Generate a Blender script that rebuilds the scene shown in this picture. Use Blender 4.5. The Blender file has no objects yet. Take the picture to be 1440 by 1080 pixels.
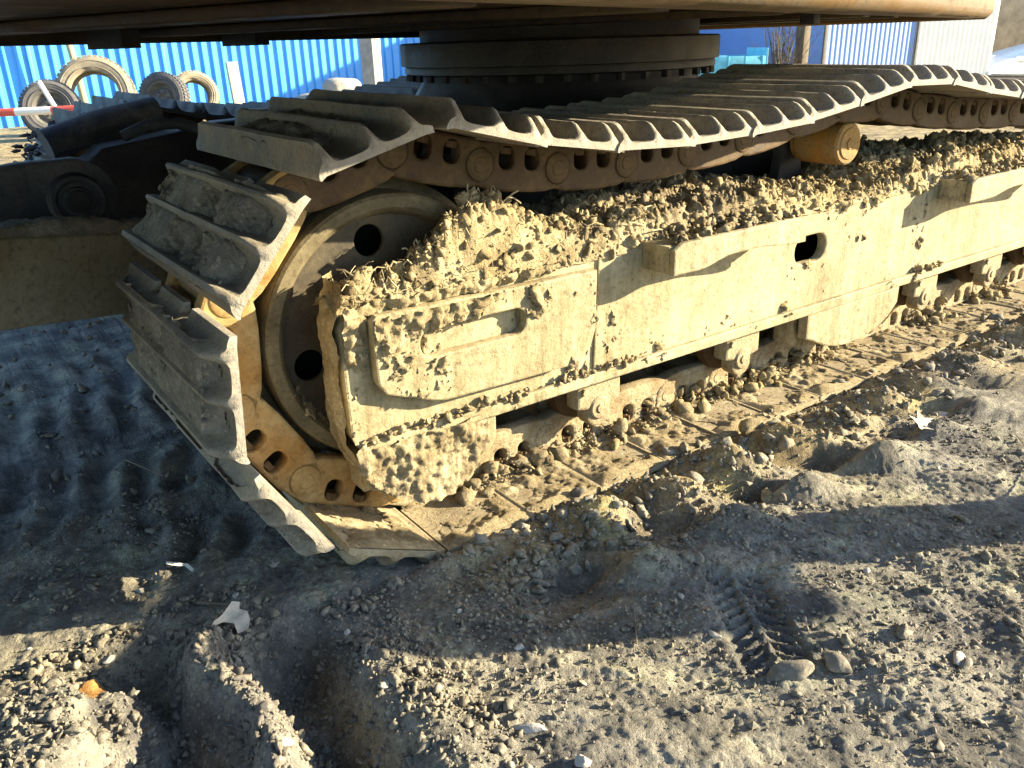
import bpy, bmesh, math, random
import numpy as np
from mathutils import Matrix, Vector

# ------------------------------------------------------------------ camera, sky, sun, exposure
SC = bpy.context.scene
COL = SC.collection
cam_d = bpy.data.cameras.new("camera"); cam = bpy.data.objects.new("camera", cam_d); COL.objects.link(cam)
cam_d.sensor_width = 36.0; cam_d.lens = 29.5; cam_d.clip_start = 0.02; cam_d.clip_end = 2000
yaw, pitch, roll = 0.612, 0.386, -0.0330
CAM = Vector((-0.67, -1.176, 0.882))
_f = Vector((math.sin(yaw)*math.cos(pitch), math.cos(yaw)*math.cos(pitch), -math.sin(pitch)))
_r = Vector((math.cos(yaw), -math.sin(yaw), 0)); _u = _r.cross(_f)
_r2 = _r*math.cos(roll)+_u*math.sin(roll); _u2 = -_r*math.sin(roll)+_u*math.cos(roll)
M = Matrix((( _r2.x, _u2.x, -_f.x), (_r2.y, _u2.y, -_f.y), (_r2.z, _u2.z, -_f.z))).to_4x4()
M.translation = CAM
cam.matrix_world = M
SC.camera = cam

SUN = Vector((1.75, -1.0, 0.64)).normalized()
w = bpy.data.worlds.new("World"); SC.world = w; w.use_nodes = True
nt = w.node_tree; nt.nodes.clear()
sky = nt.nodes.new('ShaderNodeTexSky'); sky.sky_type = 'NISHITA'; sky.sun_disc = False
sky.sun_elevation = math.asin(SUN.z); sky.sun_rotation = math.atan2(SUN.x, SUN.y)
sky.dust_density = 0.6; sky.air_density = 1.0; sky.ozone_density = 2.2
bg = nt.nodes.new('ShaderNodeBackground'); bg.inputs['Strength'].default_value = 0.09
ow = nt.nodes.new('ShaderNodeOutputWorld')
nt.links.new(sky.outputs[0], bg.inputs[0]); nt.links.new(bg.outputs[0], ow.inputs[0])
sd = bpy.data.lights.new("sun", 'SUN'); sd.energy = 5.0; sd.angle = math.radians(0.5); sd.color = (1.0, 0.84, 0.56)
so = bpy.data.objects.new("sun", sd); COL.objects.link(so)
so.rotation_euler = SUN.to_track_quat('Z', 'Y').to_euler(); so.location = (20, -12, 8)
SC.view_settings.view_transform = 'Standard'; SC.view_settings.look = 'None'
SC.view_settings.gamma = 1.0; SC.view_settings.use_curve_mapping = False
SC.view_settings.exposure = 2.22

rnd = random.Random(7)
rs = np.random.RandomState(11)

# ------------------------------------------------------------------ noise
_tab = rs.rand(4096).astype(np.float64)
def _h(ix, iy, s): return _tab[(ix*73 + iy*179 + s*331 + (ix*iy) % 97 + (ix >> 3)*31 + (iy >> 4)*57) & 4095]
def vnoise(x, y, s=0):
    ix = np.floor(x).astype(np.int64); iy = np.floor(y).astype(np.int64)
    fx = x-ix; fy = y-iy; fx = fx*fx*(3-2*fx); fy = fy*fy*(3-2*fy)
    a = _h(ix, iy, s); b = _h(ix+1, iy, s); c = _h(ix, iy+1, s); d = _h(ix+1, iy+1, s)
    return (a*(1-fx)+b*fx)*(1-fy)+(c*(1-fx)+d*fx)*fy
def fbm(x, y, sc, o=4, s=0, g=0.5):
    x = np.asarray(x, float); y = np.asarray(y, float); t = 0; a = 1; n = 0
    for k in range(o):
        ca, sa = math.cos(0.6*k+0.3), math.sin(0.6*k+0.3)
        t = t + a*vnoise((x*ca-y*sa)*sc+17.3*k, (x*sa+y*ca)*sc-9.1*k, s+k*7); n += a; a *= g; sc *= 2.03
    return t/n-0.5
def sstep(a, b, x):
    t = np.clip((x-a)/(b-a), 0, 1); return t*t*(3-2*t)

# ------------------------------------------------------------------ materials
def newmat(name):
    m = bpy.data.materials.new(name); m.use_nodes = True; n = m.node_tree; n.nodes.clear()
    o = n.nodes.new('ShaderNodeOutputMaterial'); b = n.nodes.new('ShaderNodeBsdfPrincipled')
    n.links.new(b.outputs[0], o.inputs[0]); return m, n, b
def nz(n, scale, detail=6, rough=0.6, vec=None, dist=0):
    t = n.nodes.new('ShaderNodeTexNoise'); t.inputs['Scale'].default_value = scale
    t.inputs['Detail'].default_value = detail; t.inputs['Roughness'].default_value = rough
    t.inputs['Distortion'].default_value = dist
    if vec: n.links.new(vec, t.inputs['Vector'])
    return t.outputs['Fac']
def ramp(n, fac, stops):
    r = n.nodes.new('ShaderNodeValToRGB'); e = r.color_ramp.elements
    while len(e) > 1: e.remove(e[-1])
    e[0].position = stops[0][0]; e[0].color = (*stops[0][1], 1)
    for p, c in stops[1:]:
        k = e.new(p); k.color = (*c, 1)
    n.links.new(fac, r.inputs[0]); return r.outputs[0]
def mix(n, fac, a, b, mode='MIX'):
    m = n.nodes.new('ShaderNodeMix'); m.data_type = 'RGBA'; m.blend_type = mode
    if isinstance(fac, (int, float)): m.inputs[0].default_value = fac
    else: n.links.new(fac, m.inputs[0])
    for s, v in ((6, a), (7, b)):
        if isinstance(v, tuple): m.inputs[s].default_value = (*v, 1)
        else: n.links.new(v, m.inputs[s])
    return m.outputs[2]
def mathn(n, op, a, b):
    m = n.nodes.new('ShaderNodeMath'); m.operation = op
    for i, v in enumerate((a, b)):
        if isinstance(v, (int, float)): m.inputs[i].default_value = v
        else: n.links.new(v, m.inputs[i])
    return m.outputs[0]
def bump(n, b, fac, strength, dist):
    k = n.nodes.new('ShaderNodeBump'); k.inputs['Strength'].default_value = strength; k.inputs['Distance'].default_value = dist
    n.links.new(fac, k.inputs['Height']); n.links.new(k.outputs[0], b.inputs['Normal'])
def coords(n, which='Object', scale=None):
    t = n.nodes.new('ShaderNodeTexCoord')
    if not scale: return t.outputs[which]
    m = n.nodes.new('ShaderNodeMapping'); m.inputs['Scale'].default_value = scale
    n.links.new(t.outputs[which], m.inputs[0]); return m.outputs[0]

def mat_dirty(name, base, dirt, lo, hi, rust=(0.16, 0.07, 0.03), rustamt=0.25, rough=0.75, sc=7, streak=None, metal=0.0, bstr=0.5, bdist=0.003, wear=0):
    """paint or steel under dried dirt: large dirt patches, fine speckle, some rust, optional vertical streaks"""
    m, n, b = newmat(name); v = coords(n)
    d1 = nz(n, sc, 8, 0.65, v, 0.4)
    if streak:
        d2 = nz(n, 5, 6, 0.7, coords(n, 'Object', streak)); d1 = mathn(n, 'ADD', mathn(n, 'MULTIPLY', d1, 0.55), mathn(n, 'MULTIPLY', d2, 0.45))
    df = ramp(n, d1, [(lo, (0, 0, 0)), (hi, (1, 1, 1))])
    c = mix(n, df, base, dirt)
    rf = ramp(n, nz(n, sc*1.7, 8, 0.7, v), [(0.55, (0, 0, 0)), (0.72, (rustamt,)*3)])
    c = mix(n, rf, c, rust)
    sp = ramp(n, nz(n, sc*14, 6, 0.7, v), [(0.30, (0.35,)*3), (0.46, (0.92,)*3), (0.75, (1.28,)*3)])
    c = mix(n, 0.8, c, sp, 'MULTIPLY')
    if wear:
        g = n.nodes.new('ShaderNodeNewGeometry'); wf = mathn(n, 'ADD', g.outputs['Pointiness'], mathn(n, 'MULTIPLY', nz(n, 18, 5, 0.6, v), 0.10))
        wf = ramp(n, wf, [(0.60, (0, 0, 0)), (0.68, (wear,)*3)]); c = mix(n, wf, c, (0.34, 0.33, 0.31))
    n.links.new(c, b.inputs['Base Color']); b.inputs['Metallic'].default_value = metal
    rr = ramp(n, df, [(0, (rough-0.2,)*3), (1, (0.95,)*3)]); n.links.new(rr, b.inputs['Roughness'])
    b.inputs['Specular IOR Level'].default_value = 0.25
    h = mathn(n, 'ADD', nz(n, sc*9, 8, 0.7, v), mathn(n, 'MULTIPLY', nz(n, sc*40, 4, 0.6, v), 0.4))
    bump(n, b, h, bstr, bdist)
    return m
def mat_soil(name, stops, sc=12, bstr=0.8, bdist=0.004, tan=False):
    m, n, b = newmat(name); v = coords(n)
    f = nz(n, sc, 10, 0.68, v, 0.3)
    c = ramp(n, f, stops)
    big = ramp(n, nz(n, 1.6, 4, 0.5, v), [(0.3, (0.80, 0.80, 0.88)), (0.5, (1, 1, 0.98)), (0.7, (1.08, 1.04, 0.92))])
    c = mix(n, 1.0, c, big, 'MULTIPLY')
    vo = n.nodes.new('ShaderNodeTexVoronoi'); vo.inputs['Scale'].default_value = 210; n.links.new(v, vo.inputs['Vector'])
    k = ramp(n, vo.outputs['Color'], [(0.0, (0.72,)*3), (0.75, (1.05,)*3), (0.93, (1.7, 1.65, 1.5))])
    c = mix(n, 0.75, c, k, 'MULTIPLY')
    if tan:      # tan mud dropped by the track colours the soil beside it, greenish film further out
        sx = n.nodes.new('ShaderNodeSeparateXYZ'); n.links.new(v, sx.inputs[0])
        yy = mathn(n, 'ADD', sx.outputs[1], mathn(n, 'MULTIPLY', nz(n, 5, 5, 0.6, v), 0.5))
        tf = ramp(n, yy, [(0.0, (0, 0, 0)), (0.17, (0.9,)*3)])
        xf = ramp(n, mathn(n, 'ADD', sx.outputs[0], mathn(n, 'MULTIPLY', nz(n, 6, 4, 0.6, v), 0.4)), [(0.18, (0, 0, 0)), (0.42, (1, 1, 1))])
        c = mix(n, mathn(n, 'MULTIPLY', tf, xf), c, mix(n, 1.0, c, (1.30, 1.08, 0.70), 'MULTIPLY'))
        gf = ramp(n, nz(n, 4.5, 5, 0.65, v), [(0.52, (0, 0, 0)), (0.68, (0.6,)*3)])
        c = mix(n, gf, c, mix(n, 1.0, c, (0.84, 0.96, 0.76), 'MULTIPLY'))
    n.links.new(c, b.inputs['Base Color']); b.inputs['Roughness'].default_value = 0.97
    b.inputs['Specular IOR Level'].default_value = 0.12
    h = mathn(n, 'ADD', nz(n, 90, 8, 0.8, v), mathn(n, 'MULTIPLY', nz(n, 380, 4, 0.75, v), 0.6))
    h = mathn(n, 'ADD', h, mathn(n, 'MULTIPLY', vo.outputs['Distance'], 0.35))
    bump(n, b, h, bstr, bdist)
    return m
def mat_plain(name, col, rough=0.6, metal=0, var=0.25, sc=12, bstr=0.15, spec=0.4):
    m, n, b = newmat(name); v = coords(n)
    c = mix(n, 1.0, (*col,), ramp(n, nz(n, sc, 7, 0.65, v), [(0.3, (1-var,)*3), (0.7, (1+var*0.5,)*3)]), 'MULTIPLY')
    n.links.new(c, b.inputs['Base Color']); b.inputs['Roughness'].default_value = rough; b.inputs['Metallic'].default_value = metal
    b.inputs['Specular IOR Level'].default_value = spec
    bump(n, b, nz(n, sc*6, 4, 0.6, v), bstr, 0.004); return m

TAN = (0.40, 0.345, 0.225); GREYDUST = (0.30, 0.268, 0.205)
M_frame = mat_dirty('dusty_cream_paint', (0.20, 0.168, 0.09), (0.43, 0.37, 0.235), 0.38, 0.60, rustamt=0.45, sc=5, streak=(7, 7, 0.45), bstr=0.8, bdist=0.004)
M_shoe = mat_dirty('dusty_track_steel', (0.15, 0.135, 0.115), GREYDUST, 0.34, 0.60, rustamt=0.4, sc=9, bstr=0.8, bdist=0.004, wear=0.8)
M_link = mat_dirty('shaded_dusty_link_steel', (0.055, 0.031, 0.013), (0.14, 0.098, 0.048), 0.42, 0.68, rustamt=0.5, sc=8, bstr=0.5)  # shade under the shoes of the top run is darkened into this colour
M_linkmud = mat_dirty('mud_caked_link', (0.20, 0.14, 0.07), (0.37, 0.31, 0.20), 0.36, 0.56, rustamt=0.4, sc=11, bstr=1.0, bdist=0.006)
M_idler = mat_dirty('brown_shaded_idler_steel', (0.045, 0.038, 0.028), (0.13, 0.105, 0.062), 0.45, 0.75, rustamt=0.3, sc=6, bstr=0.4)  # dark brown carries the shade that frame and shoes throw on the idler
M_rim = mat_dirty('worn_idler_rim', (0.085, 0.07, 0.038), (0.18, 0.15, 0.09), 0.4, 0.65, sc=9, rustamt=0.3)
M_roller = mat_dirty('worn_yellow_roller_paint', (0.32, 0.165, 0.03), (0.22, 0.17, 0.095), 0.42, 0.66, rustamt=0.7, sc=9)
M_dark = mat_dirty('black_greasy_shaded_steel', (0.022, 0.020, 0.020), (0.06, 0.055, 0.05), 0.45, 0.75, rustamt=0.1, sc=6)  # also holds the far track's shade, in place of its dusty steel
M_blue_dark = mat_dirty('dusty_blue_black_steel', (0.03, 0.033, 0.042), (0.10, 0.10, 0.105), 0.45, 0.72, rustamt=0.1, sc=7)
M_beam = mat_dirty('dusty_olive_beam_paint', (0.17, 0.14, 0.08), (0.24, 0.215, 0.155), 0.38, 0.62, rustamt=0.2, sc=5)
M_belly = mat_dirty('oily_shaded_belly_pan', (0.035, 0.026, 0.016), (0.085, 0.06, 0.03), 0.42, 0.66, rustamt=0.2, sc=3, streak=(0.4, 7, 7), rough=0.5)  # shade of the underside is put into this dark brown
M_yellow = mat_dirty('dirty_yellow_body_paint', (0.115, 0.064, 0.018), (0.075, 0.054, 0.028), 0.40, 0.66, rustamt=0.35, sc=4, streak=(0.4, 6, 6), rough=0.5)
M_grey = mat_dirty('grey_bearing_steel', (0.10, 0.10, 0.095), (0.20, 0.19, 0.165), 0.45, 0.75, rustamt=0.15, sc=8)
M_ring = mat_dirty('shaded_dark_ring_steel', (0.045, 0.043, 0.040), (0.10, 0.092, 0.075), 0.45, 0.75, rustamt=0.15, sc=8)  # bearing grey darkened to hold the shade under the upper body
M_hole = mat_plain('black_cavity_shade', (0.012, 0.010, 0.009), 0.9)  # black that stands for the darkness inside holes and hollow frame
M_mud = mat_soil('dried_tan_mud', [(0.28, (0.10, 0.075, 0.045)), (0.44, (0.24, 0.195, 0.115)), (0.6, (0.37, 0.31, 0.195)), (0.8, (0.47, 0.405, 0.27))], 14, 0.9, 0.004)
M_mudgrey = mat_soil('dried_grey_mud', [(0.28, (0.11, 0.10, 0.085)), (0.48, (0.23, 0.215, 0.185)), (0.75, (0.36, 0.34, 0.29))], 16, 0.9, 0.004)
M_soil = mat_soil('grey_brown_soil', [(0.26, (0.080, 0.079, 0.077)), (0.45, (0.180, 0.174, 0.160)), (0.56, (0.32, 0.305, 0.265)), (0.74, (0.50, 0.47, 0.38))], 9, 1.0, 0.007, tan=True)
M_clod = mat_soil('soil_clod', [(0.25, (0.10, 0.092, 0.08)), (0.5, (0.20, 0.185, 0.155)), (0.75, (0.34, 0.31, 0.25))], 20, 0.7, 0.003)
M_stone = mat_plain('pale_stone', (0.42, 0.40, 0.36), 0.9, sc=30, var=0.35, bstr=0.4, spec=0.2)
M_straw = mat_plain('dry_straw', (0.42, 0.36, 0.22), 0.9, sc=30)
M_leaf = mat_plain('dry_pale_leaf', (0.50, 0.46, 0.38), 0.85, sc=40, var=0.4)
M_paper = mat_plain('white_scrap', (0.72, 0.72, 0.66), 0.8)
M_orange = mat_plain('rusty_orange_lump', (0.42, 0.22, 0.07), 0.95, var=0.6, sc=50, bstr=0.6)
M_rubber = mat_plain('dusty_tyre_rubber', (0.30, 0.26, 0.19), 0.9, var=0.3)
M_rubberdk = mat_plain('grey_tyre_rubber', (0.10, 0.10, 0.105), 0.85, var=0.3)
M_fence = mat_plain('bright_blue_sheet_paint', (0.085, 0.39, 0.86), 0.35, var=0.10, sc=3, spec=0.5)
M_shedblue = mat_plain('faded_blue_sheet_paint', (0.20, 0.33, 0.66), 0.45, var=0.08, sc=3)
M_shedwhite = mat_plain('white_sheet_paint', (0.72, 0.74, 0.74), 0.45, var=0.08, sc=3)
M_cyan = mat_plain('light_cyan_paint', (0.14, 0.50, 0.66), 0.5)
M_red = mat_plain('faded_red_paint', (0.62, 0.10, 0.07), 0.5)
M_white = mat_plain('white_paint', (0.78, 0.78, 0.74), 0.5, var=0.08)
M_concrete = mat_plain('grey_concrete', (0.33, 0.32, 0.30), 0.9, var=0.3, bstr=0.4)
M_sack = mat_plain('pale_woven_sack', (0.55, 0.54, 0.50), 0.85, var=0.3)
M_bark = mat_plain('grey_brown_twig', (0.14, 0.115, 0.085), 0.95)
M_car = mat_plain('silver_blue_car_paint', (0.42, 0.47, 0.55), 0.25, metal=0.5, var=0.03, spec=0.6)
M_glass = mat_plain('dark_car_glass', (0.02, 0.03, 0.045), 0.05, var=0.02, spec=0.8)

# ------------------------------------------------------------------ object helpers
def add(name, me, mat=None, parent=None, loc=None, rot=None, kind=None, label=None, cat=None, group=None, smooth=None):
    o = bpy.data.objects.new(name, me); COL.objects.link(o)
    if mat and me is not None and not me.materials: me.materials.append(mat)
    if parent: o.parent = parent
    if loc is not None: o.location = loc
    if rot is not None: o.rotation_euler = rot
    if kind: o['kind'] = kind
    if label: o['label'] = label
    if cat: o['category'] = cat
    if group: o['group'] = group
    return o
def smoothme(me, angle=40):
    me.polygons.foreach_set('use_smooth', [True]*len(me.polygons))
    try: me.set_sharp_from_angle(angle=math.radians(angle))
    except Exception: pass
    return me
def pyd(name, v, f, smooth=True, angle=40):
    me = bpy.data.meshes.new(name); me.from_pydata([tuple(p) for p in v], [], f); me.update()
    if smooth: smoothme(me, angle)
    return me
def gridmesh(name, P, keep=None, smooth=True):
    """P: (n,m,3) array of points -> mesh; keep: (n-1,m-1) mask of faces"""
    n, m = P.shape[:2]; idx = np.arange(n*m).reshape(n, m)
    a = idx[:-1, :-1]; b = idx[1:, :-1]; c = idx[1:, 1:]; d = idx[:-1, 1:]
    F = np.stack([a, b, c, d], -1).reshape(-1, 4); V = P.reshape(-1, 3)
    if keep is not None:
        F = F[keep.reshape(-1)]; used = np.unique(F); mp = np.zeros(n*m, int); mp[used] = np.arange(len(used)); F = mp[F]; V = V[used]
    me = bpy.data.meshes.new(name); me.vertices.add(len(V)); me.vertices.foreach_set('co', V.astype(np.float32).ravel())
    me.loops.add(len(F)*4); me.loops.foreach_set('vertex_index', F.astype(np.int32).ravel())
    me.polygons.add(len(F)); me.polygons.foreach_set('loop_start', (np.arange(len(F))*4).astype(np.int32))
    me.polygons.foreach_set('loop_total', np.full(len(F), 4, np.int32))
    me.polygons.foreach_set('use_smooth', np.full(len(F), smooth)); me.update(calc_edges=True); me.validate(); return me
def raw_tris(name, V, F, smooth=False):
    me = bpy.data.meshes.new(name); k = F.shape[1]; me.vertices.add(len(V)); me.vertices.foreach_set('co', V.astype(np.float32).ravel())
    me.loops.add(len(F)*k); me.loops.foreach_set('vertex_index', F.astype(np.int32).ravel())
    me.polygons.add(len(F)); me.polygons.foreach_set('loop_start', (np.arange(len(F))*k).astype(np.int32))
    me.polygons.foreach_set('loop_total', np.full(len(F), k, np.int32))
    me.polygons.foreach_set('use_smooth', np.full(len(F), smooth)); me.update(calc_edges=True); return me
def boxme(name, x0, x1, y0, y1, z0, z1, bev=0.004, seg=2):
    bm = bmesh.new(); bmesh.ops.create_cube(bm, size=1)
    for v in bm.verts: v.co = Vector(((x0+x1)/2+v.co.x*(x1-x0), (y0+y1)/2+v.co.y*(y1-y0), (z0+z1)/2+v.co.z*(z1-z0)))
    if bev: bmesh.ops.bevel(bm, geom=bm.edges[:], offset=bev, segments=seg, affect='EDGES', profile=0.5)
    me = bpy.data.meshes.new(name); bm.to_mesh(me); bm.free(); return smoothme(me)
def join(name, mes):
    bm = bmesh.new()
    for m in mes: bm.from_mesh(m)
    me = bpy.data.meshes.new(name); bm.to_mesh(me); bm.free(); return smoothme(me)
def lathe(name, prof, n=64, axis='y', closed=False):
    """prof: list of (radius, axial) -> surface of revolution about the y axis (or z)"""
    v = []; f = []; k = len(prof)
    for i in range(n):
        a = 2*math.pi*i/n; c, s = math.cos(a), math.sin(a)
        for (r, t) in prof: v.append((r*c, t, r*s) if axis == 'y' else (r*c, r*s, t))
    for i in range(n):
        j = (i+1) % n
        for q in range(k-1): f.append((i*k+q, i*k+q+1, j*k+q+1, j*k+q))
    bm = bmesh.new(); me = bpy.data.meshes.new(name); me.from_pydata(v, [], f); bm.from_mesh(me)
    bmesh.ops.remove_doubles(bm, verts=bm.verts, dist=1e-6); bmesh.ops.recalc_face_normals(bm, faces=bm.faces); bm.to_mesh(me); bm.free()
    return smoothme(me, 35)
def plate(name, outline, holes, y0, y1, bev=0.003, mapf=None):
    """solid plate: 2D outline (x,z) with holes, from y0 to y1"""
    cu = bpy.data.curves.new(name, 'CURVE'); cu.dimensions = '2D'; cu.fill_mode = 'BOTH'
    for pts in [outline]+list(holes):
        s = cu.splines.new('POLY'); s.points.add(len(pts)-1)
        for i, p in enumerate(pts): s.points[i].co = (p[0], p[1], 0, 1)
        s.use_cyclic_u = True
    cu.extrude = abs(y1-y0)/2-bev; cu.bevel_depth = bev; cu.bevel_resolution = 1; cu.offset = -bev
    o = bpy.data.objects.new('tmp', cu); COL.objects.link(o)
    bpy.context.view_layer.update()
    me = bpy.data.meshes.new_from_object(o.evaluated_get(bpy.context.evaluated_depsgraph_get()))
    bpy.data.objects.remove(o); bpy.data.curves.remove(cu)
    me.name = name; ym = (y0+y1)/2
    for v in me.vertices:
        x, z, y = v.co; v.co = (x, ym-y, z)
    me.materials.clear()
    return smoothme(me, 35)
def circ(cx, cz, r, n=28, a0=0, a1=2*math.pi):
    full = abs(a1-a0-2*math.pi) < 1e-6
    return [(cx+r*math.cos(a0+(a1-a0)*i/(n if full else n-1)), cz+r*math.sin(a0+(a1-a0)*i/(n if full else n-1))) for i in range(n)]
def slot(x0, x1, z0, z1, r, n=7):
    p = []
    for cx, cz, a in ((x1-r, z1-r, 0), (x0+r, z1-r, 90), (x0+r, z0+r, 180), (x1-r, z0+r, 270)):
        for i in range(n):
            t = math.radians(a+90*i/(n-1)); p.append((cx+r*math.cos(t), cz+r*math.sin(t)))
    return p
def tube(name, pts, r, n=10, r2=None, caps=True):
    """swept round bar through pts"""
    v = []; f = []; P = [Vector(p) for p in pts]; up = Vector((0.13, 0.31, 0.94)).normalized()
    for i, p in enumerate(P):
        t = (P[min(i+1, len(P)-1)]-P[max(i-1, 0)]).normalized(); a = t.cross(up)
        if a.length < 1e-3: a = t.cross(Vector((1, 0, 0)))
        a.normalize(); b = t.cross(a); rr = r if r2 is None else r+(r2-r)*i/(len(P)-1)
        for k in range(n):
            w_ = 2*math.pi*k/n; v.append(p+a*rr*math.cos(w_)+b*rr*math.sin(w_))
    for i in range(len(P)-1):
        for k in range(n): f.append((i*n+k, i*n+(k+1) % n, (i+1)*n+(k+1) % n, (i+1)*n+k))
    if caps: f.append(tuple(range(n-1, -1, -1))); f.append(tuple((len(P)-1)*n+k for k in range(n)))
    return pyd(name, v, f)
ICO = None
def ico_data():
    global ICO
    if ICO is None:
        bm = bmesh.new(); bmesh.ops.create_icosphere(bm, subdivisions=1, radius=1); bm.verts.ensure_lookup_table()
        ICO = (np.array([v.co[:] for v in bm.verts]), np.array([[v.index for v in f.verts] for f in bm.faces])); bm.free()
    return ICO
ICO2 = []
def clods(name, P, R, flat=0.75, jit=0.35):
    """big ones get a finer lump, the crumbs stay cheap"""
    big = R > 0.0055
    if big.sum() and (~big).sum():
        a = clods0(name, P[~big], R[~big], flat, jit); b = clods1(name, P[big], R[big], flat)
        bm = bmesh.new(); bm.from_mesh(a); bm.from_mesh(b); bm.to_mesh(a); bm.free(); bpy.data.meshes.remove(b); return a
    return clods1(name, P, R, flat) if big.all() else clods0(name, P, R, flat, jit)
def clods1(name, P, R, flat):
    if not ICO2:
        bm = bmesh.new(); bmesh.ops.create_icosphere(bm, subdivisions=2, radius=1); bm.verts.ensure_lookup_table()
        bm.verts.index_update(); ICO2.append((np.array([v.co[:] for v in bm.verts]), np.array([[v.index for v in f.verts] for f in bm.faces]))); bm.free()
    iv, jf = ICO2[0]; n = len(P); k = len(iv); vs = []
    var = []
    for q in range(24):
        o = rs.rand(3)*50; d = 1+1.7*fbm(iv[:, 0]+iv[:, 2]*0.6+o[0], iv[:, 1]-iv[:, 2]*0.7+o[1], 1.6, 3, q, 0.7)+0.50*(rs.rand(k)-0.5); var.append(iv*d[:, None])
    var = np.array(var); V = var[rs.randint(0, 24, n)].copy(); ax = 0.45+1.0*rs.rand(n, 3)**1.3; ax[:, 2] *= flat; V = V*ax[:, None]
    tl = (rs.rand(n)-0.5)*1.6; ct, st_ = np.cos(tl)[:, None], np.sin(tl)[:, None]; V = np.stack([V[..., 0]*ct-V[..., 2]*st_, V[..., 1], V[..., 0]*st_+V[..., 2]*ct], -1)
    A = rs.rand(n)*6.28; ca, sa = np.cos(A)[:, None], np.sin(A)[:, None]
    W = np.stack([V[..., 0]*ca-V[..., 1]*sa, V[..., 0]*sa+V[..., 1]*ca, V[..., 2]], -1)*R[:, None, None]+P[:, None]
    F = (jf[None]+(np.arange(n)*k)[:, None, None]).reshape(-1, 3)
    return raw_tris(name, W.reshape(-1, 3), F, True)
def clods0(name, P, R, flat=0.75, jit=0.35):
    """many small irregular lumps at points P (n,3) with radii R"""
    iv, jf = ico_data()
    if len(P) > 20000:
        iv = np.array([(1, 0, 0), (-1, 0, 0), (0, 1, 0), (0, -1, 0), (0, 0, 1), (0, 0, -1.)]); jf = np.array([(0, 2, 4), (2, 1, 4), (1, 3, 4), (3, 0, 4), (2, 0, 5), (1, 2, 5), (3, 1, 5), (0, 3, 5)])
    n = len(P); k = len(iv)
    A = rs.rand(n)*6.28; ca, sa = np.cos(A), np.sin(A)
    S = 1+(rs.rand(n, k)-0.5)*2*jit
    V = iv[None]*S[..., None]; ax = 0.7+0.7*rs.rand(n, 3); ax[:, 2] *= flat; V = V*ax[:, None]
    X = V[..., 0]*ca[:, None]-V[..., 1]*sa[:, None]; Y = V[..., 0]*sa[:, None]+V[..., 1]*ca[:, None]
    W = np.stack([X, Y, V[..., 2]], -1)*R[:, None, None]+P[:, None]
    F = (jf[None]+(np.arange(n)*k)[:, None, None]).reshape(-1, 3)
    return raw_tris(name, W.reshape(-1, 3), F)
def rough(me, amp, sc, cuts=0, axis=None):
    """subdivide and push the vertices about for a caked, dented surface"""
    bm = bmesh.new(); bm.from_mesh(me)
    if cuts: bmesh.ops.subdivide_edges(bm, edges=bm.edges[:], cuts=cuts, use_grid_fill=True)
    bm.normal_update(); co = np.array([v.co[:] for v in bm.verts]); nn = fbm(co[:, 0]+co[:, 1]*0.7, co[:, 2]+co[:, 1]*0.5, sc, 4, 3)
    for v, d in zip(bm.verts, nn): v.co += v.normal*float(d)*amp
    bm.to_mesh(me); bm.free(); return me

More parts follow.
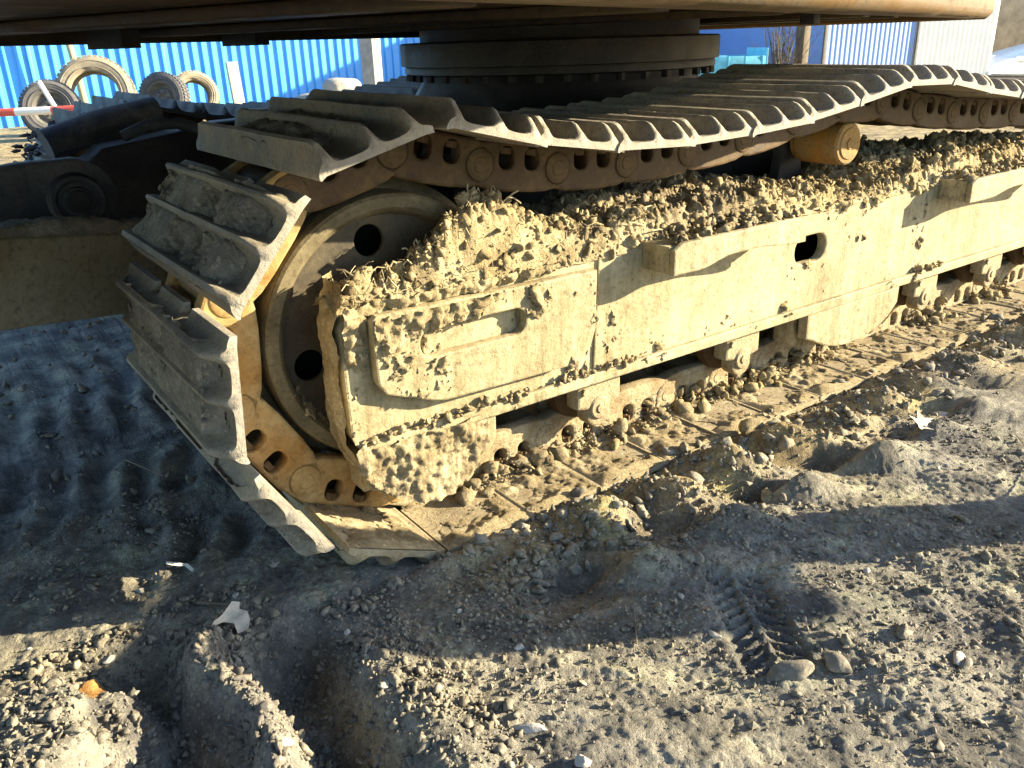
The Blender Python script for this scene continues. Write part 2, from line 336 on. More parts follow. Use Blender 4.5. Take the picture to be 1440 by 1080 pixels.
# ------------------------------------------------------------------ GROUND
def tyreprint(X, Y):
    # a short lugged print pressed by a boot or tyre
    a = (X-0.30)*0.55+(Y+0.47)*0.83; b = (X-0.30)*0.83-(Y+0.47)*0.55
    m = sstep(0.15, 0.11, np.abs(a))*sstep(0.06, 0.045, np.abs(b))
    return m*(-0.013+0.0045*np.tanh(2*np.sin(a*250+np.abs(b)*170+1.2*fbm(X, Y, 20, 2, 7)))+0.010*np.exp(-(b/0.006)**2))
def H(X, Y, fine=True):
    X = np.asarray(X, float); Y = np.asarray(Y, float)
    z = -0.010+fbm(X, Y, 1.3, 3, 1)*0.045*sstep(0.2, 3, np.hypot(X, Y+0.4)+0.6)
    z = z-0.32*sstep(12, 15.5, X)
    near = sstep(5, 2.5, np.hypot(X-0.2, Y+0.1))
    z = z+near*(fbm(X, Y, 7, 3, 5)*0.024+fbm(X, Y, 26, 3, 9)*0.006)
    r_ = 0.5-np.abs(fbm(X, Y, 11, 3, 31)); z = z+near*(r_-0.35)*0.012
    # spoil thrown up along the outer edge of the shoes, scalloped by the grousers
    L = sstep(0.02, 0.3, X)
    wob = fbm(X, Y*0, 3, 2, 77)*0.10
    z = z+L*0.045*np.exp(-((Y+0.085+wob)/0.075)**2)*(0.55+0.45*np.sin(2*np.pi*(X+0.55*Y)/0.19)+0.9*fbm(X, Y, 9, 2, 40))
    z = z+L*0.040*np.exp(-((Y+0.25+wob)/0.05)**2)*np.clip(np.sin(2*np.pi*(X+0.9*Y)/0.23+1.2)+0.4, 0, 2)*sstep(1.7, 0.9, X)
    z = z-L*0.045*np.exp(-((Y+0.18+wob)/0.05)**2)*np.clip(np.cos(2*np.pi*(X+0.9*Y)/0.23)+0.3, 0, 2)*sstep(1.9, 1.2, X)
    z = z-0.050*np.exp(-(((X-0.14)/0.10)**2+((Y+0.20)/0.07)**2))
    z = z+0.022*np.exp(-(((X-0.02)/0.10)**2+((Y+0.03)/0.03)**2))
    # under the track the soil is pressed flat just below the shoes
    u = sstep(-0.02, 0.04, Y)*sstep(0.66, 0.60, Y)*sstep(-0.10, 0.0, X)*sstep(3.1, 3.0, X)
    z = z*(1-u)+(-0.034+fbm(X, Y, 18, 3, 50)*0.006)*u
    # turning ruts left by the grousers, in front of the nose
    mk = sstep(-0.16, -0.28, X)*sstep(0.12, 0.35, Y)*sstep(2.3, 1.6, Y)
    c = X*0.955-Y*0.27+0.13*(Y-0.5)**2
    z = z+mk*(0.010*np.sin(2*np.pi*c/0.088+5*fbm(X, Y, 4, 2, 60))*np.clip(0.5+2.4*fbm(X, Y, 5, 2, 61), 0, 1.4))
    z = z+mk*0.03*fbm(X, Y, 9, 3, 64)
    # foreground hollow, the lit ridge and the lit mound at the lower left
    t = np.clip((0.06-Y)/0.4, 0, 1); cx = -0.470+0.035*t+0.02*np.sin(Y*22)
    rd = np.exp(-np.clip(np.abs(X-cx)/0.038, 0, 9)**3)*sstep(0.10, -0.04, Y)*sstep(-0.75, -0.3, Y+0.0*X)
    z = z+rd*(0.052+0.02*fbm(X, Y, 16, 3, 70))
    z = z-0.060*np.exp(-(((X+0.555)/0.055)**2))*sstep(0.12, 0.0, Y)
    z = z+0.058*sstep(-0.60, -0.66, X+0.25*fbm(X, Y, 8, 2, 72))*sstep(0.07, 0.0, Y)
    d = (X+0.368)*0.97-(Y+0.25)*0.10; z = z-0.092*np.exp(-(np.abs(d)/0.055)**2.6)*sstep(0.03, -0.09, Y)
    z = z+0.018*np.exp(-(((X+0.25)/0.05)**2))*sstep(-0.1, -0.2, Y)
    z = z+tyreprint(X, Y)
    if fine:
        z = z+near*(fbm(X, Y, 110, 2, 90, 0.8)*0.0065+fbm(X*0.5+Y*0.87, (X*0.87-Y*0.5)*0.35, 42, 3, 95, 0.6)*0.012*sstep(-0.2, 0.2, fbm(X, Y, 3, 2, 97)+0.05))
    return z
def axis_pts(a, b, h, far0, far1, g=1.045, hm=3.0):
    p = list(np.arange(a, b, h)); s = h
    x = p[-1]; s = h
    while x < far1: s = min(s*g, hm if x < 60 else 60); x += s; p.append(x)
    x = a; s = h; q = []
    while x > far0: s = min(s*g, hm if x > -60 else 60); x -= s; q.append(x)
    return np.array(q[::-1]+p)
gx = axis_pts(-0.95, 1.15, 0.0038, -400, 600); gy = axis_pts(-0.80, 0.35, 0.0038, -400, 600)
GX, GY = np.meshgrid(gx, gy, indexing='ij')
G = np.stack([GX, GY, H(GX, GY)], -1)
add('ground', gridmesh('ground', G), M_soil, kind='structure')

def on_ground(n, x0, x1, y0, y1, r0, r1, power=3, keep=None, sink=0.35):
    X = x0+(x1-x0)*rs.rand(n); Y = y0+(y1-y0)*rs.rand(n)
    if keep is not None:
        k = keep(X, Y); X = X[k]; Y = Y[k]
    R = r0+(r1-r0)*rs.rand(len(X))**power
    return np.stack([X, Y, H(X, Y, False)+R*(1-sink)*0.5], -1), R
inside = lambda X, Y: ~((X > -0.33) & (X < 3) & (Y > 0.0) & (Y < 0.62))
dens = lambda X, Y: inside(X, Y) & (rs.rand(len(X)) < np.clip(0.45+2.2*fbm(X, Y, 3.5, 3, 120), 0.06, 1))
P1, R1 = on_ground(95000, -0.85, 1.35, -0.85, 0.6, 0.0010, 0.0060, 7, dens)
P4, R4 = on_ground(5000, -0.78, -0.15, -0.5, 0.16, 0.0022, 0.009, 4, inside)
P2, R2 = on_ground(5000, -1.3, 3.2, -0.9, 2.4, 0.004, 0.014, 4, dens)
add('soil_crumbs', clods('soil_crumbs', np.concatenate([P1, P2, P4]), np.concatenate([R1, R2, R4])), M_clod, kind='stuff', label='loose crumbs and small clods of grey brown soil')
berm = lambda X, Y: (rs.rand(len(X)) < np.exp(-((Y+0.09)/0.09)**2))
P3, R3 = on_ground(9000, 0.0, 2.6, -0.34, 0.06, 0.0018, 0.015, 7, berm, 0.3)
P3[:, 2] = np.where(P3[:, 1] > 0.0, 0.004+R3*0.4, P3[:, 2])
add('crumbled_mud', clods('crumbled_mud', P3, R3), M_clod, kind='stuff', label='crumbled mud heaped along the shoe edges')

# ------------------------------------------------------------------ EXCAVATOR
EX = add('excavator', None, loc=(0, 0, 0), label='mud caked tracked excavator seen at its track, parked on bare soil', cat='excavator')
PITCH = 0.19; RP = 0.332; CI = (0.03, 0.381); CS = (2.95, 0.330); RS = 0.282
top_pts = [(0.047, 0.712), (0.11, 0.700), (0.243, 0.667), (0.444, 0.641), (0.633, 0.635), (0.825, 0.642), (1.014, 0.655), (1.205, 0.683),
           (1.34, 0.704), (1.44, 0.709), (1.59, 0.697), (1.78, 0.664), (1.97, 0.645), (2.2, 0.630), (2.4, 0.622), (2.6, 0.620), (2.8, 0.618), (2.95, 0.612)]
def catmull(P, k=14):
    out = []
    for i in range(len(P)-1):
        p0 = P[max(i-1, 0)]; p1 = P[i]; p2 = P[i+1]; p3 = P[min(i+2, len(P)-1)]
        for j in range(k):
            t = j/k
            out.append(tuple(0.5*((2*p1[a])+(-p0[a]+p2[a])*t+(2*p0[a]-5*p1[a]+4*p2[a]-p3[a])*t*t+(-p0[a]+3*p1[a]-3*p2[a]+p3[a])*t**3) for a in (0, 1)))
    return out+[P[-1]]
pins = [(i*PITCH, 0.050) for i in range(15, -1, -1)]           # ground run, rear to nose
a0 = math.atan2(0.05-CI[1], 0.0-CI[0]); st = 2*math.asin(PITCH/2/RP)
for adeg in (228.5, 193.5, 158.5, 122.5, 87): pins.append((CI[0]+RP*math.cos(math.radians(adeg)), CI[1]+RP*math.sin(math.radians(adeg))))
path = catmull(top_pts); cur = pins[-1]; i = 0
pins[-1] = cur
while i < len(path):
    p = path[i]
    if math.hypot(p[0]-cur[0], p[1]-cur[1]) >= PITCH and p[0] > cur[0]:
        q = path[i-1] if i else p; d0 = math.hypot(q[0]-cur[0], q[1]-cur[1]); d1 = math.hypot(p[0]-cur[0], p[1]-cur[1])
        t = (PITCH-d0)/(d1-d0) if d1 != d0 else 1; cur = (q[0]+(p[0]-q[0])*t, q[1]+(p[1]-q[1])*t); pins.append(cur)
    i += 1
ang = math.atan2(pins[-1][1]-CS[1], pins[-1][0]-CS[0])
while True:
    ang -= 2*math.asin(PITCH/2/RS); p = (CS[0]+RS*math.cos(ang), CS[1]+RS*math.sin(ang)); pins.append(p)
    if p[1] < 0.16: break
NP = len(pins)
# order: 0..15 ground rear->nose, 16.. wrap, then top nose->rear, then rear wrap

def shoe_mesh(name, W=0.60, dent=0):
    """three bar grouser shoe: u along the chain 0..PITCH, v across 0..W, n outward"""
    prof = [(-0.008, -0.010), (-0.006, -0.004), (-0.002, 0.008), (0.004, 0.026), (0.006, 0.0355), (0.015, 0.037), (0.019, 0.031), (0.026, 0.010), (0.036, 0.003), (0.052, 0.001), (0.070, 0.002),
            (0.080, 0.008), (0.087, 0.026), (0.091, 0.034), (0.097, 0.035), (0.102, 0.028), (0.110, 0.009), (0.120, 0.002), (0.136, 0.001), (0.150, 0.004), (0.156, 0.014),
            (0.160, 0.029), (0.164, 0.035), (0.170, 0.034), (0.175, 0.024), (0.180, 0.008), (0.188, 0.001), (0.197, -0.003)]
    prof = [(u-0.004, n) for u, n in prof]
    vs = [0, 0.006, 0.014, 0.024, 0.036, 0.05]+[0.05+(W-0.10)*i/22 for i in range(1, 22)]+[W-0.05, W-0.036, W-0.024, W-0.014, W-0.006, W]
    T = 0.012; nu = len(prof); nv = len(vs)
    U = np.array([p[0] for p in prof]); N = np.array([p[1] for p in prof])
    P = np.zeros((nu, nv, 3)); Q = np.zeros((nu, nv, 3))
    for j, v in enumerate(vs):
        e = min(v, W-v); s = 0.25+0.75*min(1, e/0.030)**0.8
        ns = np.where(N > 0.001, 0.001+(N-0.001)*s, N)
        wob = fbm(U*0+v*9+dent, U*30, 1.0, 3, 130+dent)*0.006
        wear = fbm(U*0+v*5, U*12+dent, 1.0, 2, 150+dent)*0.005
        P[:, j, 0] = U+wob*0.3; P[:, j, 1] = v; P[:, j, 2] = ns+wear*np.clip(N/0.03, 0, 1)+wob*0.4
        nb = np.interp(U, [-0.012, 0.0, 0.175, 0.2], [-T-0.004, -T+0.001, -T, -T-0.003])
        Q[:, j, 0] = U; Q[:, j, 1] = v; Q[:, j, 2] = nb
        Q[0, j] = P[0, j]*0.3+Q[0, j]*0.7; Q[-1, j, 2] = -T-0.002
    n = nu*nv; idx = np.arange(n).reshape(nu, nv); F = []
    va = np.array(vs)
    def cut(i, j):      # link clearance notches in the trailing lip
        v = (va[j]+va[j+1])/2; return i >= nu-3 and (0.175 < v < 0.235 or 0.365 < v < 0.425)
    C = [[cut(i, j) for j in range(nv-1)] for i in range(nu-1)]
    for i in range(nu-1):
        for j in range(nv-1):
            if C[i][j]: continue
            a, b, c, d = idx[i, j], idx[i+1, j], idx[i+1, j+1], idx[i, j+1]
            F.append((a, b, c, d)); F.append((a+n, d+n, c+n, b+n))
            if j == 0 or C[i][j-1]: F.append((a, a+n, b+n, b))
            if j == nv-2 or C[i][j+1]: F.append((d, c, c+n, d+n))
            if i == 0: F.append((a, d, d+n, a+n))
            if i == nu-2 or C[i+1][j]: F.append((b, b+n, c+n, c))
    me = pyd(name, np.concatenate([P.reshape(-1, 3), Q.reshape(-1, 3)]), [tuple(int(q) for q in f) for f in F], True, 50)
    bm = bmesh.new(); bm.from_mesh(me); bmesh.ops.recalc_face_normals(bm, faces=bm.faces); bm.to_mesh(me); bm.free(); smoothme(me, 55)
    return me
def link_mesh(name, y0, y1, s=1):
    """one side link: boss ends, waist, two bolt windows"""
    o = []
    o += circ(0.0, 0.0, 0.040, 11, math.radians(232), math.radians(100))[::1]
    o += [(0.022, 0.047), (0.06, 0.050), (0.13, 0.050), (0.168, 0.047)]
    o += circ(PITCH, 0.0, 0.040, 11, math.radians(80), math.radians(-52))
    o += [(0.176, -0.046), (0.12, -0.047), (0.07, -0.047), (0.01, -0.046)]
    win = [slot(0.048, 0.082, -0.036, 0.006, 0.014, 5), slot(0.110, 0.144, -0.036, 0.006, 0.014, 5)]
    return plate(name, o, win, y0, y1, 0.006)
shoes = [shoe_mesh('track_shoe', dent=k) for k in range(4)]
shoes_far = [m.copy() for m in shoes]
shoes_low = [m.copy() for m in shoes]
M_lowshoe = mat_dirty('tan_dusty_shoe_inside', (0.20, 0.16, 0.10), (0.36, 0.305, 0.20), 0.34, 0.56, rustamt=0.4, sc=10, bstr=0.9, bdist=0.004)
for m in shoes_low: m.materials.append(M_lowshoe)
for m in shoes: m.materials.append(M_shoe)
for m in shoes_far: m.materials.append(M_dark)  # same shoes as the near track, with their shade painted as black
lk_out = link_mesh('track_link', 0.192, 0.228); lk_in = link_mesh('track_link_inner', 0.372, 0.408)
web_mesh = boxme('link_web', 0.03, 0.16, 0.2, 0.222, -0.040, 0.010, 0.003)
boss = lathe('pin_boss', [(0, 0.187), (0.014, 0.187), (0.016, 0.1885), (0.025, 0.188), (0.030, 0.190), (0.031, 0.1925), (0.031, 0.40), (0.0, 0.40)], 26)
nutm = bmesh.new(); bmesh.ops.create_cone(nutm, cap_ends=True, segments=6, radius1=0.014, radius2=0.014, depth=0.012)
bolt_me = bpy.data.meshes.new('bolt'); nutm.to_mesh(bolt_me); nutm.free()
bolt_me.materials.append(M_link)

lk_low = [m.copy() for m in (lk_out, lk_in, boss)]
for m in lk_low: m.materials.append(M_linkmud); rough(m, 0.006, 45)
lk_nose = [m.copy() for m in (lk_out, lk_in, boss)]
M_ochre = mat_dirty('ochre_nose_link', (0.27, 0.15, 0.045), (0.36, 0.27, 0.13), 0.38, 0.62, rustamt=0.6, sc=8, bstr=0.5)
for m in lk_nose: m.materials.append(M_ochre)
for m in (lk_out, lk_in, boss): m.materials.append(M_link)
def frame_of(k, dy=0.0):
    a = pins[k]; b = pins[(k+1) % NP]
    t = Vector((b[0]-a[0], 0, b[1]-a[1])); L = t.length; t.normalize()
    n = Vector((t.z, 0, -t.x)) * 1.0     # candidate normal
    # travel order rear->nose along the ground then up and back: outward is to the left-hand/lower side
    n = Vector((-t.z, 0, t.x))
    mid = Vector(((a[0]+b[0])/2, 0, (a[1]+b[1])/2)); cen = Vector((min(max(mid.x, CI[0]), CS[0]), 0, 0.381))
    if (mid-cen).dot(n) < 0: n = -n
    y = n.cross(t)      # right handed frame t,y,n
    return a, t, n, y, L
def place_track(dy, tag_far=False):
    for k in range(NP-1):
        a, t, n, yv, L = frame_of(k)
        jt = rnd.uniform(-1, 1)*math.radians(0.6)
        # shoe origin is at the leading pin, plate offset outward by 0.048
        flip = yv.y < 0
        base = Vector((a[0], dy, a[1]))
        if flip:    # build the frame from the other end so that v keeps pointing to +Y
            base = base+t*L; t2 = -t
        else: t2 = t
        yy = n.cross(t2)
        R = Matrix(((t2.x, yy.x, n.x), (t2.y, yy.y, n.y), (t2.z, yy.z, n.z))).to_4x4()
        if not flip: pass
        Ms = R.copy(); Ms.translation = base+n*(0.060+(k % 2)*0.0006)+Vector((0, (k % 2)*0.0035+rnd.uniform(-0.0012, 0.0012), 0))
        s = add('track_shoe', (shoes_far if tag_far else shoes_low if k <= 15 else shoes)[(k*7) % 4], None, EX); s.matrix_local = Ms @ Matrix.Rotation(jt, 4, 'Y')
        if tag_far and (pins[k][0] > 1.2 and pins[k][1] < 0.3): pass
        # links: rail side must point inward, window side outward
        # mesh frame is x along, z up with windows at -z, so map z -> -n
        Rl = Matrix(((t.x, 0, -n.x), (0, 1, 0), (t.z, 0, -n.z))).to_4x4(); Rl.translation = Vector((a[0], dy, a[1]))
        if Rl.to_3x3().determinant() < 0:
            Rl = Matrix(((-t.x, 0, -n.x), (0, 1, 0), (-t.z, 0, -n.z))).to_4x4(); Rl.translation = Vector((a[0]+t.x*L, dy, a[1]+t.z*L))
        lo, li, bo = lk_low if k < 15 else lk_nose if k < 19 else (lk_out, lk_in, boss)
        l1 = add('track_link', lo, None, EX); l1.matrix_local = Rl
        l2 = add('track_link', li, None, EX); l2.matrix_local = Rl
        pb = add('track_pin', bo, None, EX); Mp = Matrix.Translation((a[0], dy, a[1])); pb.matrix_local = Mp
        if not tag_far:
            wv = add('bolt', bolt_me, None, l1); wv.matrix_local = Matrix.Translation((0.065, 0.205, -0.028))
            wv = add('bolt', bolt_me, None, l1); wv.matrix_local = Matrix.Translation((0.127, 0.205, -0.028))
        SHO.append((s, k, base, t2, yy, n)) if not tag_far else None
SHO = []
place_track(0.0)
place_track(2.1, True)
for o in EX.children:      # the far track stands a little lower on the uneven soil
    if o.location.y > 1.9: o.location = o.location+Vector((0.05, 0, -0.055))

# ---- mud pressed between the bars of the nose shoes (height field in each shoe's own frame)
def shoe_mud(s, seed, amp=0.034, v0=0.05, v1=0.57, cover=0.0, mat=M_mudgrey):
    U = np.linspace(-0.002, 0.176, 70); V = np.linspace(v0, v1, 190); UU, VV = np.meshgrid(U, V, indexing='ij')
    e = fbm(UU+seed*3.1, VV, 9, 3, 200+seed)*2+fbm(UU+seed, VV, 34, 4, 210+seed, 0.6)*1.3
    edge = sstep(v0, v0+0.08, VV)*sstep(v1, v1-0.10, VV)
    bars = np.exp(-((UU-0.008)/0.008)**2)+np.exp(-((UU-0.090)/0.008)**2)+np.exp(-((UU-0.164)/0.008)**2)
    h = (0.023+cover+0.026*e)*edge+fbm(UU, VV, 80, 3, 220+seed, 0.7)*0.011
    h = np.minimum(h, amp)-bars*0.006
    P = np.stack([UU, VV, h], -1); keep = (h[:-1, :-1] > 0.002)
    o = add('dried_mud', gridmesh('dried_mud', P, keep), mat, s, kind='stuff')
    n = 260; uu = 0.01+0.15*rs.rand(n); vv = max(v0, 0.05)+(min(v1, 0.55)-max(v0, 0.05))*rs.rand(n); hh = 0.010+cover+0.012*rs.rand(n)
    k = (fbm(uu+seed*3.1, vv, 9, 3, 200+seed) > -0.08)
    add('mud_crumbs', clods('mud_crumbs', np.stack([uu, vv, hh], -1)[k], (0.002+0.006*rs.rand(n)**4)[k]), mat, s, kind='stuff')
def shoe_under_mud(s, seed, amp=0.018, mat=M_mud, v1=0.2):
    # inner face dirt on the ground-run plates between outer edge and links
    U = np.linspace(0.004, 0.186, 50); V = np.linspace(0.0, v1, 60); UU, VV = np.meshgrid(U, V, indexing='ij')
    e = fbm(UU+seed*2.3, VV, 14, 4, 240+seed, 0.6)
    h = 0.034*e+0.001+0.010*sstep(0.06, 0.0, VV)+fbm(UU, VV, 95, 3, 250, 0.6)*0.004+0.020*np.clip(e, 0, 1)*sstep(v1-0.06, v1, VV)
    h = np.minimum(h, 0.002+0.35*np.minimum(np.minimum(VV+0.0, UU-0.004), 0.186-UU))
    P = np.stack([UU, VV, -0.012-h], -1)[::-1]; keep = (h[::-1][:-1, :-1] > 0.0003)
    add('dried_mud', gridmesh('dried_mud', P, keep), mat, s, kind='stuff')
for (s, k, base, t2, yy, n) in SHO:
    if 15 <= k <= 18: shoe_mud(s, k, 0.031 if k > 15 else 0.036, cover={15: 0.006, 16: 0.012, 17: 0.008, 18: 0.008}[k], v0=0.0 if k < 17 else 0.03, v1=0.6)
    elif k in (19,): shoe_mud(s, k, 0.030, 0.10, 0.50, -0.004)
    elif k in (20,): shoe_mud(s, k, 0.026, 0.14, 0.46, -0.012)
    elif 21 <= k <= 30: shoe_mud(s, k, 0.030, 0.08, 0.56, -0.016, M_mud)
    if k <= 15: shoe_under_mud(s, k)

# ---- idler wheel
def idler(dy):
    I = add('idler_wheel', lathe('idler_wheel', [(0.256, 0.205), (0.258, 0.212), (0.258, 0.262), (0.280, 0.272), (0.280, 0.328), (0.258, 0.338), (0.258, 0.392), (0.252, 0.400), (0.222, 0.400), (0.214, 0.385)], 96), M_rim, EX, loc=(CI[0], dy, CI[1]))
    rim = lathe('rim_ring', [(0.214, 0.238), (0.218, 0.220), (0.224, 0.206), (0.232, 0.200), (0.250, 0.200), (0.2555, 0.2045)], 96)
    add('rim_ring', rim, M_rim, I)
    holes = [circ(0.172*math.cos(a), 0.172*math.sin(a), 0.030, 24) for a in [math.radians(194+88*i) for i in range(4)]]
    add('web_plate', plate('web_plate', circ(0, 0, 0.219, 72), holes, 0.232, 0.244, 0.002), M_idler, I)
    add('web_plate', plate('web_plate', circ(0, 0, 0.219, 72), [], 0.36, 0.37, 0.002), M_hole, I)  # rear web coloured black as the darkness behind the holes
    add('hub', lathe('hub', [(0, 0.212), (0.055, 0.212), (0.075, 0.222), (0.085, 0.236), (0.085, 0.3)], 40), M_idler, I)
    return I
ID = idler(0.0); idler(2.1)
# caked dirt on the lower part of the idler rim
aa = np.linspace(math.radians(200), math.radians(275), 120); rr = np.linspace(0.190, 0.250, 30); A, Rr = np.meshgrid(aa, rr, indexing='ij')
hh = 0.036*(fbm(A*2, Rr*8, 4, 4, 300, 0.6))+0.012*np.exp(-((Rr-0.218)/0.014)**2)-0.006
base_y = np.interp(Rr, [0.19, 0.214, 0.226, 0.232, 0.25], [0.232, 0.232, 0.206, 0.200, 0.200])
P = np.stack([Rr*np.cos(A), base_y-hh, Rr*np.sin(A)], -1); add('dried_mud', gridmesh('dried_mud', P, hh[:-1, :-1] > 0), M_mud, ID, kind='stuff')

# ---- sprocket at the rear (out of the frame, simple toothed disc)
teeth = []
for i in range(63):
    a = 2*math.pi*i/63; r_ = 0.26 if i % 3 == 0 else 0.215; teeth.append((r_*math.cos(a), r_*math.sin(a)))
for dy in (0, 2.1):
    add('drive_sprocket', plate('drive_sprocket', teeth, [circ(0, 0, 0.10, 24)], 0.28, 0.32, 0.003), M_idler, EX, loc=(CS[0], dy, CS[1]))

# ---- track frame
XE = 2.66
TF = add('track_frame', None, EX, loc=(0, 0, 0)) if False else bpy.data.objects.new('track_frame', None)
def build_frame(dy, near=True):
    out = [(-0.112, 0.205), (-0.128, 0.24), (-0.130, 0.44), (-0.112, 0.476), (XE, 0.476), (XE, 0.20), (-0.09, 0.195)]
    hl = [slot(1.106, 1.232, 0.338, 0.408, 0.033, 7)]
    y0, y1 = (0.1, 0.128) if near else (0.1, 0.13)
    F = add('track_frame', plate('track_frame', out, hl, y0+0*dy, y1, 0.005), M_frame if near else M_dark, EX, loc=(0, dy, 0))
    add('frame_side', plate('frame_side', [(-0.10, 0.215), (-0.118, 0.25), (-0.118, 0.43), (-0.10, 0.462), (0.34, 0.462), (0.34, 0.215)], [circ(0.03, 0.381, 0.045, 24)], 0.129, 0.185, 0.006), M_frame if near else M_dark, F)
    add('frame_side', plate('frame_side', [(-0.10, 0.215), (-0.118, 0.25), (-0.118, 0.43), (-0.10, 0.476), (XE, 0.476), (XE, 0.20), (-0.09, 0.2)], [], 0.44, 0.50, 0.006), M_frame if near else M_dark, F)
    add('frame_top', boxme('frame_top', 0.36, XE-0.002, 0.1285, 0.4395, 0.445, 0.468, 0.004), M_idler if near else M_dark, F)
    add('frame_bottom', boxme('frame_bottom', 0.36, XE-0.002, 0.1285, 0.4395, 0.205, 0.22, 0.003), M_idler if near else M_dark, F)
    add('back_panel', boxme('back_panel', 0.345, XE-0.004, 0.26, 0.27, 0.222, 0.443, 0.002), M_hole, F)  # black sheet gives the hollow frame its darkness behind the slot
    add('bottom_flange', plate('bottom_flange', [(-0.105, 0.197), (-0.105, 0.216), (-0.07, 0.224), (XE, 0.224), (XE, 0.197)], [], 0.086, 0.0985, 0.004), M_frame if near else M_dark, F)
    return F
F = build_frame(0.0)
F2 = build_frame(2.1, False)  # far frame swaps cream paint for a dark colour that holds its shade
# nose cover plate with the long slot, and its bolt
cov = [(-0.078, 0.335), (-0.062, 0.310), (0.030, 0.274), (0.060, 0.267), (0.350, 0.262), (0.385, 0.270), (0.412, 0.292), (0.425, 0.330), (0.428, 0.452), (-0.070, 0.458), (-0.080, 0.45)]
cp = add('cover_plate', plate('cover_plate', cov, [slot(0.012, 0.246, 0.360, 0.412, 0.024, 7)], 0.074, 0.0985, 0.004), M_frame, F)
add('bolt', lathe('bolt', [(0, 0.058), (0.007, 0.058), (0.010, 0.062), (0.012, 0.066), (0.0125, 0.0735)], 6), M_frame, cp, loc=(-0.053, 0, 0.398))
# support brackets welded to the frame top: bowed outer flange with sloping underside
def bracket(x0, x1, ysh=0.004):
    pts = []; n = 24
    for i in range(n+1):
        t = i/n; x = x0+(x1-x0)*t
        b = 0.425+0.018*sstep(0.18, 0.42, np.array(t))-0.012*sstep(0.6, 0.95, np.array(t)); pts.append((x, float(b)))
    o = pts+[(x1, 0.478), (x1-0.03, 0.492), (x0+0.03, 0.492), (x0, 0.480)]
    b = add('bracket', plate('bracket', o, [], ysh, 0.016+ysh, 0.004), M_frame, F)
    add('bracket_end', plate('bracket_end', [(x0+0.0005, 0.427), (x0+0.016, 0.427), (x0+0.016, 0.484), (x0+0.0005, 0.484)], [], ysh+0.0165, 0.0985, 0.002), M_frame, b)
    add('bracket_end', plate('bracket_end', [(x1-0.016, 0.438), (x1-0.0005, 0.438), (x1-0.0005, 0.484), (x1-0.016, 0.484)], [], ysh+0.0165, 0.0985, 0.002), M_frame, b)
    add('bracket_top', boxme('bracket_top', x0+0.017, x1-0.017, ysh+0.0165, 0.0985, 0.468, 0.482, 0.002), M_frame, b)
    return b
bracket(0.575, 1.010); bracket(1.745, 2.35)
# streak-marks of weld beads: seam at the plate joint
add('weld_seam', tube('weld_seam', [(0.44, 0.097, 0.232), (0.445, 0.097, 0.34), (0.452, 0.097, 0.47)], 0.003, 6), M_frame, F)

# ---- mud splashed on the frame face: real height field, thick at the nose, thin runs further back
X = np.arange(-0.128, 1.7, 0.0035); Z = np.arange(0.199, 0.480, 0.0035); XX, ZZ = np.meshgrid(X, Z, indexing='ij')
def face_y(X, Z):
    y = np.full_like(X, 0.0995); c = (X > -0.079) & (X < 0.427) & (Z > 0.263+np.clip((0.05-X)*0.5, 0, 0.07)+np.clip((X-0.36)*0.5, 0, .03)) & (Z < 0.455)
    s = (X > 0.012) & (X < 0.246) & (Z > 0.36) & (Z < 0.412)
    y[c & ~s] = 0.0735; y[(Z < 0.224)] = 0.0855; return y
n1 = fbm(XX, ZZ*0.55, 16, 5, 320, 0.62); n2 = fbm(XX, ZZ, 60, 4, 330, 0.65)
thick = 0.14*sstep(0.60, 0.0, XX)*sstep(0.34, 0.47, ZZ)+0.20*sstep(-0.07, -0.125, XX)+0.12*sstep(0.25, 0.205, ZZ)*sstep(0.15, -0.1, XX)
thick += 0.09*np.exp(-((XX-0.16)/0.12)**2)*sstep(0.36, 0.46, ZZ)+0.10*sstep(0.448, 0.476, ZZ)+0.06*np.exp(-((XX-0.20)/0.06)**2-((ZZ-0.36)/0.04)**2)+0.07*np.exp(-((XX+0.05)/0.05)**2-((ZZ-0.40)/0.04)**2)+0.03*np.exp(-((ZZ-0.226)/0.008)**2)
drip = fbm(XX*1.0, ZZ*0.08, 40, 3, 340)*0.10*sstep(0.30, 0.47, ZZ)*sstep(0.62, 0.3, XX)
v = thick+drip*1.3+n1*0.44+n2*0.30-0.128
hm = np.clip(v, 0, 1)**0.8*0.045
hm = np.where(v > 0, hm+0.0006+np.clip(v, 0, .1)*0.10*(n2+0.3), 0)
yb = face_y(XX, ZZ); P = np.stack([XX, yb-hm, ZZ], -1)
kp = (v[:-1, :-1] > 0) & (np.abs(np.diff(yb, axis=0)[:, :-1]) < 0.001) & (np.abs(np.diff(yb, axis=1)[:-1]) < 0.001)
me = gridmesh('mud_splashes', P, kp); add('mud_splashes', me, M_mud, F, kind='stuff')
# nose front edge caked
Y = np.arange(0.094, 0.20, 0.004); Z = np.arange(0.17, 0.52, 0.004); YY, ZZ = np.meshgrid(Y, Z, indexing='ij')
xx = -0.130-0.020*(0.5+fbm(YY, ZZ, 20, 4, 350, 0.65))-0.006*fbm(YY, ZZ, 70, 3, 351)+0.02*sstep(0.44, 0.52, ZZ)+0.02*sstep(0.23, 0.17, ZZ)+0.03*sstep(0.16, 0.2, YY)
add('nose_mud', gridmesh('nose_mud', np.stack([xx, YY, ZZ], -1)), M_mud, F, kind='stuff')

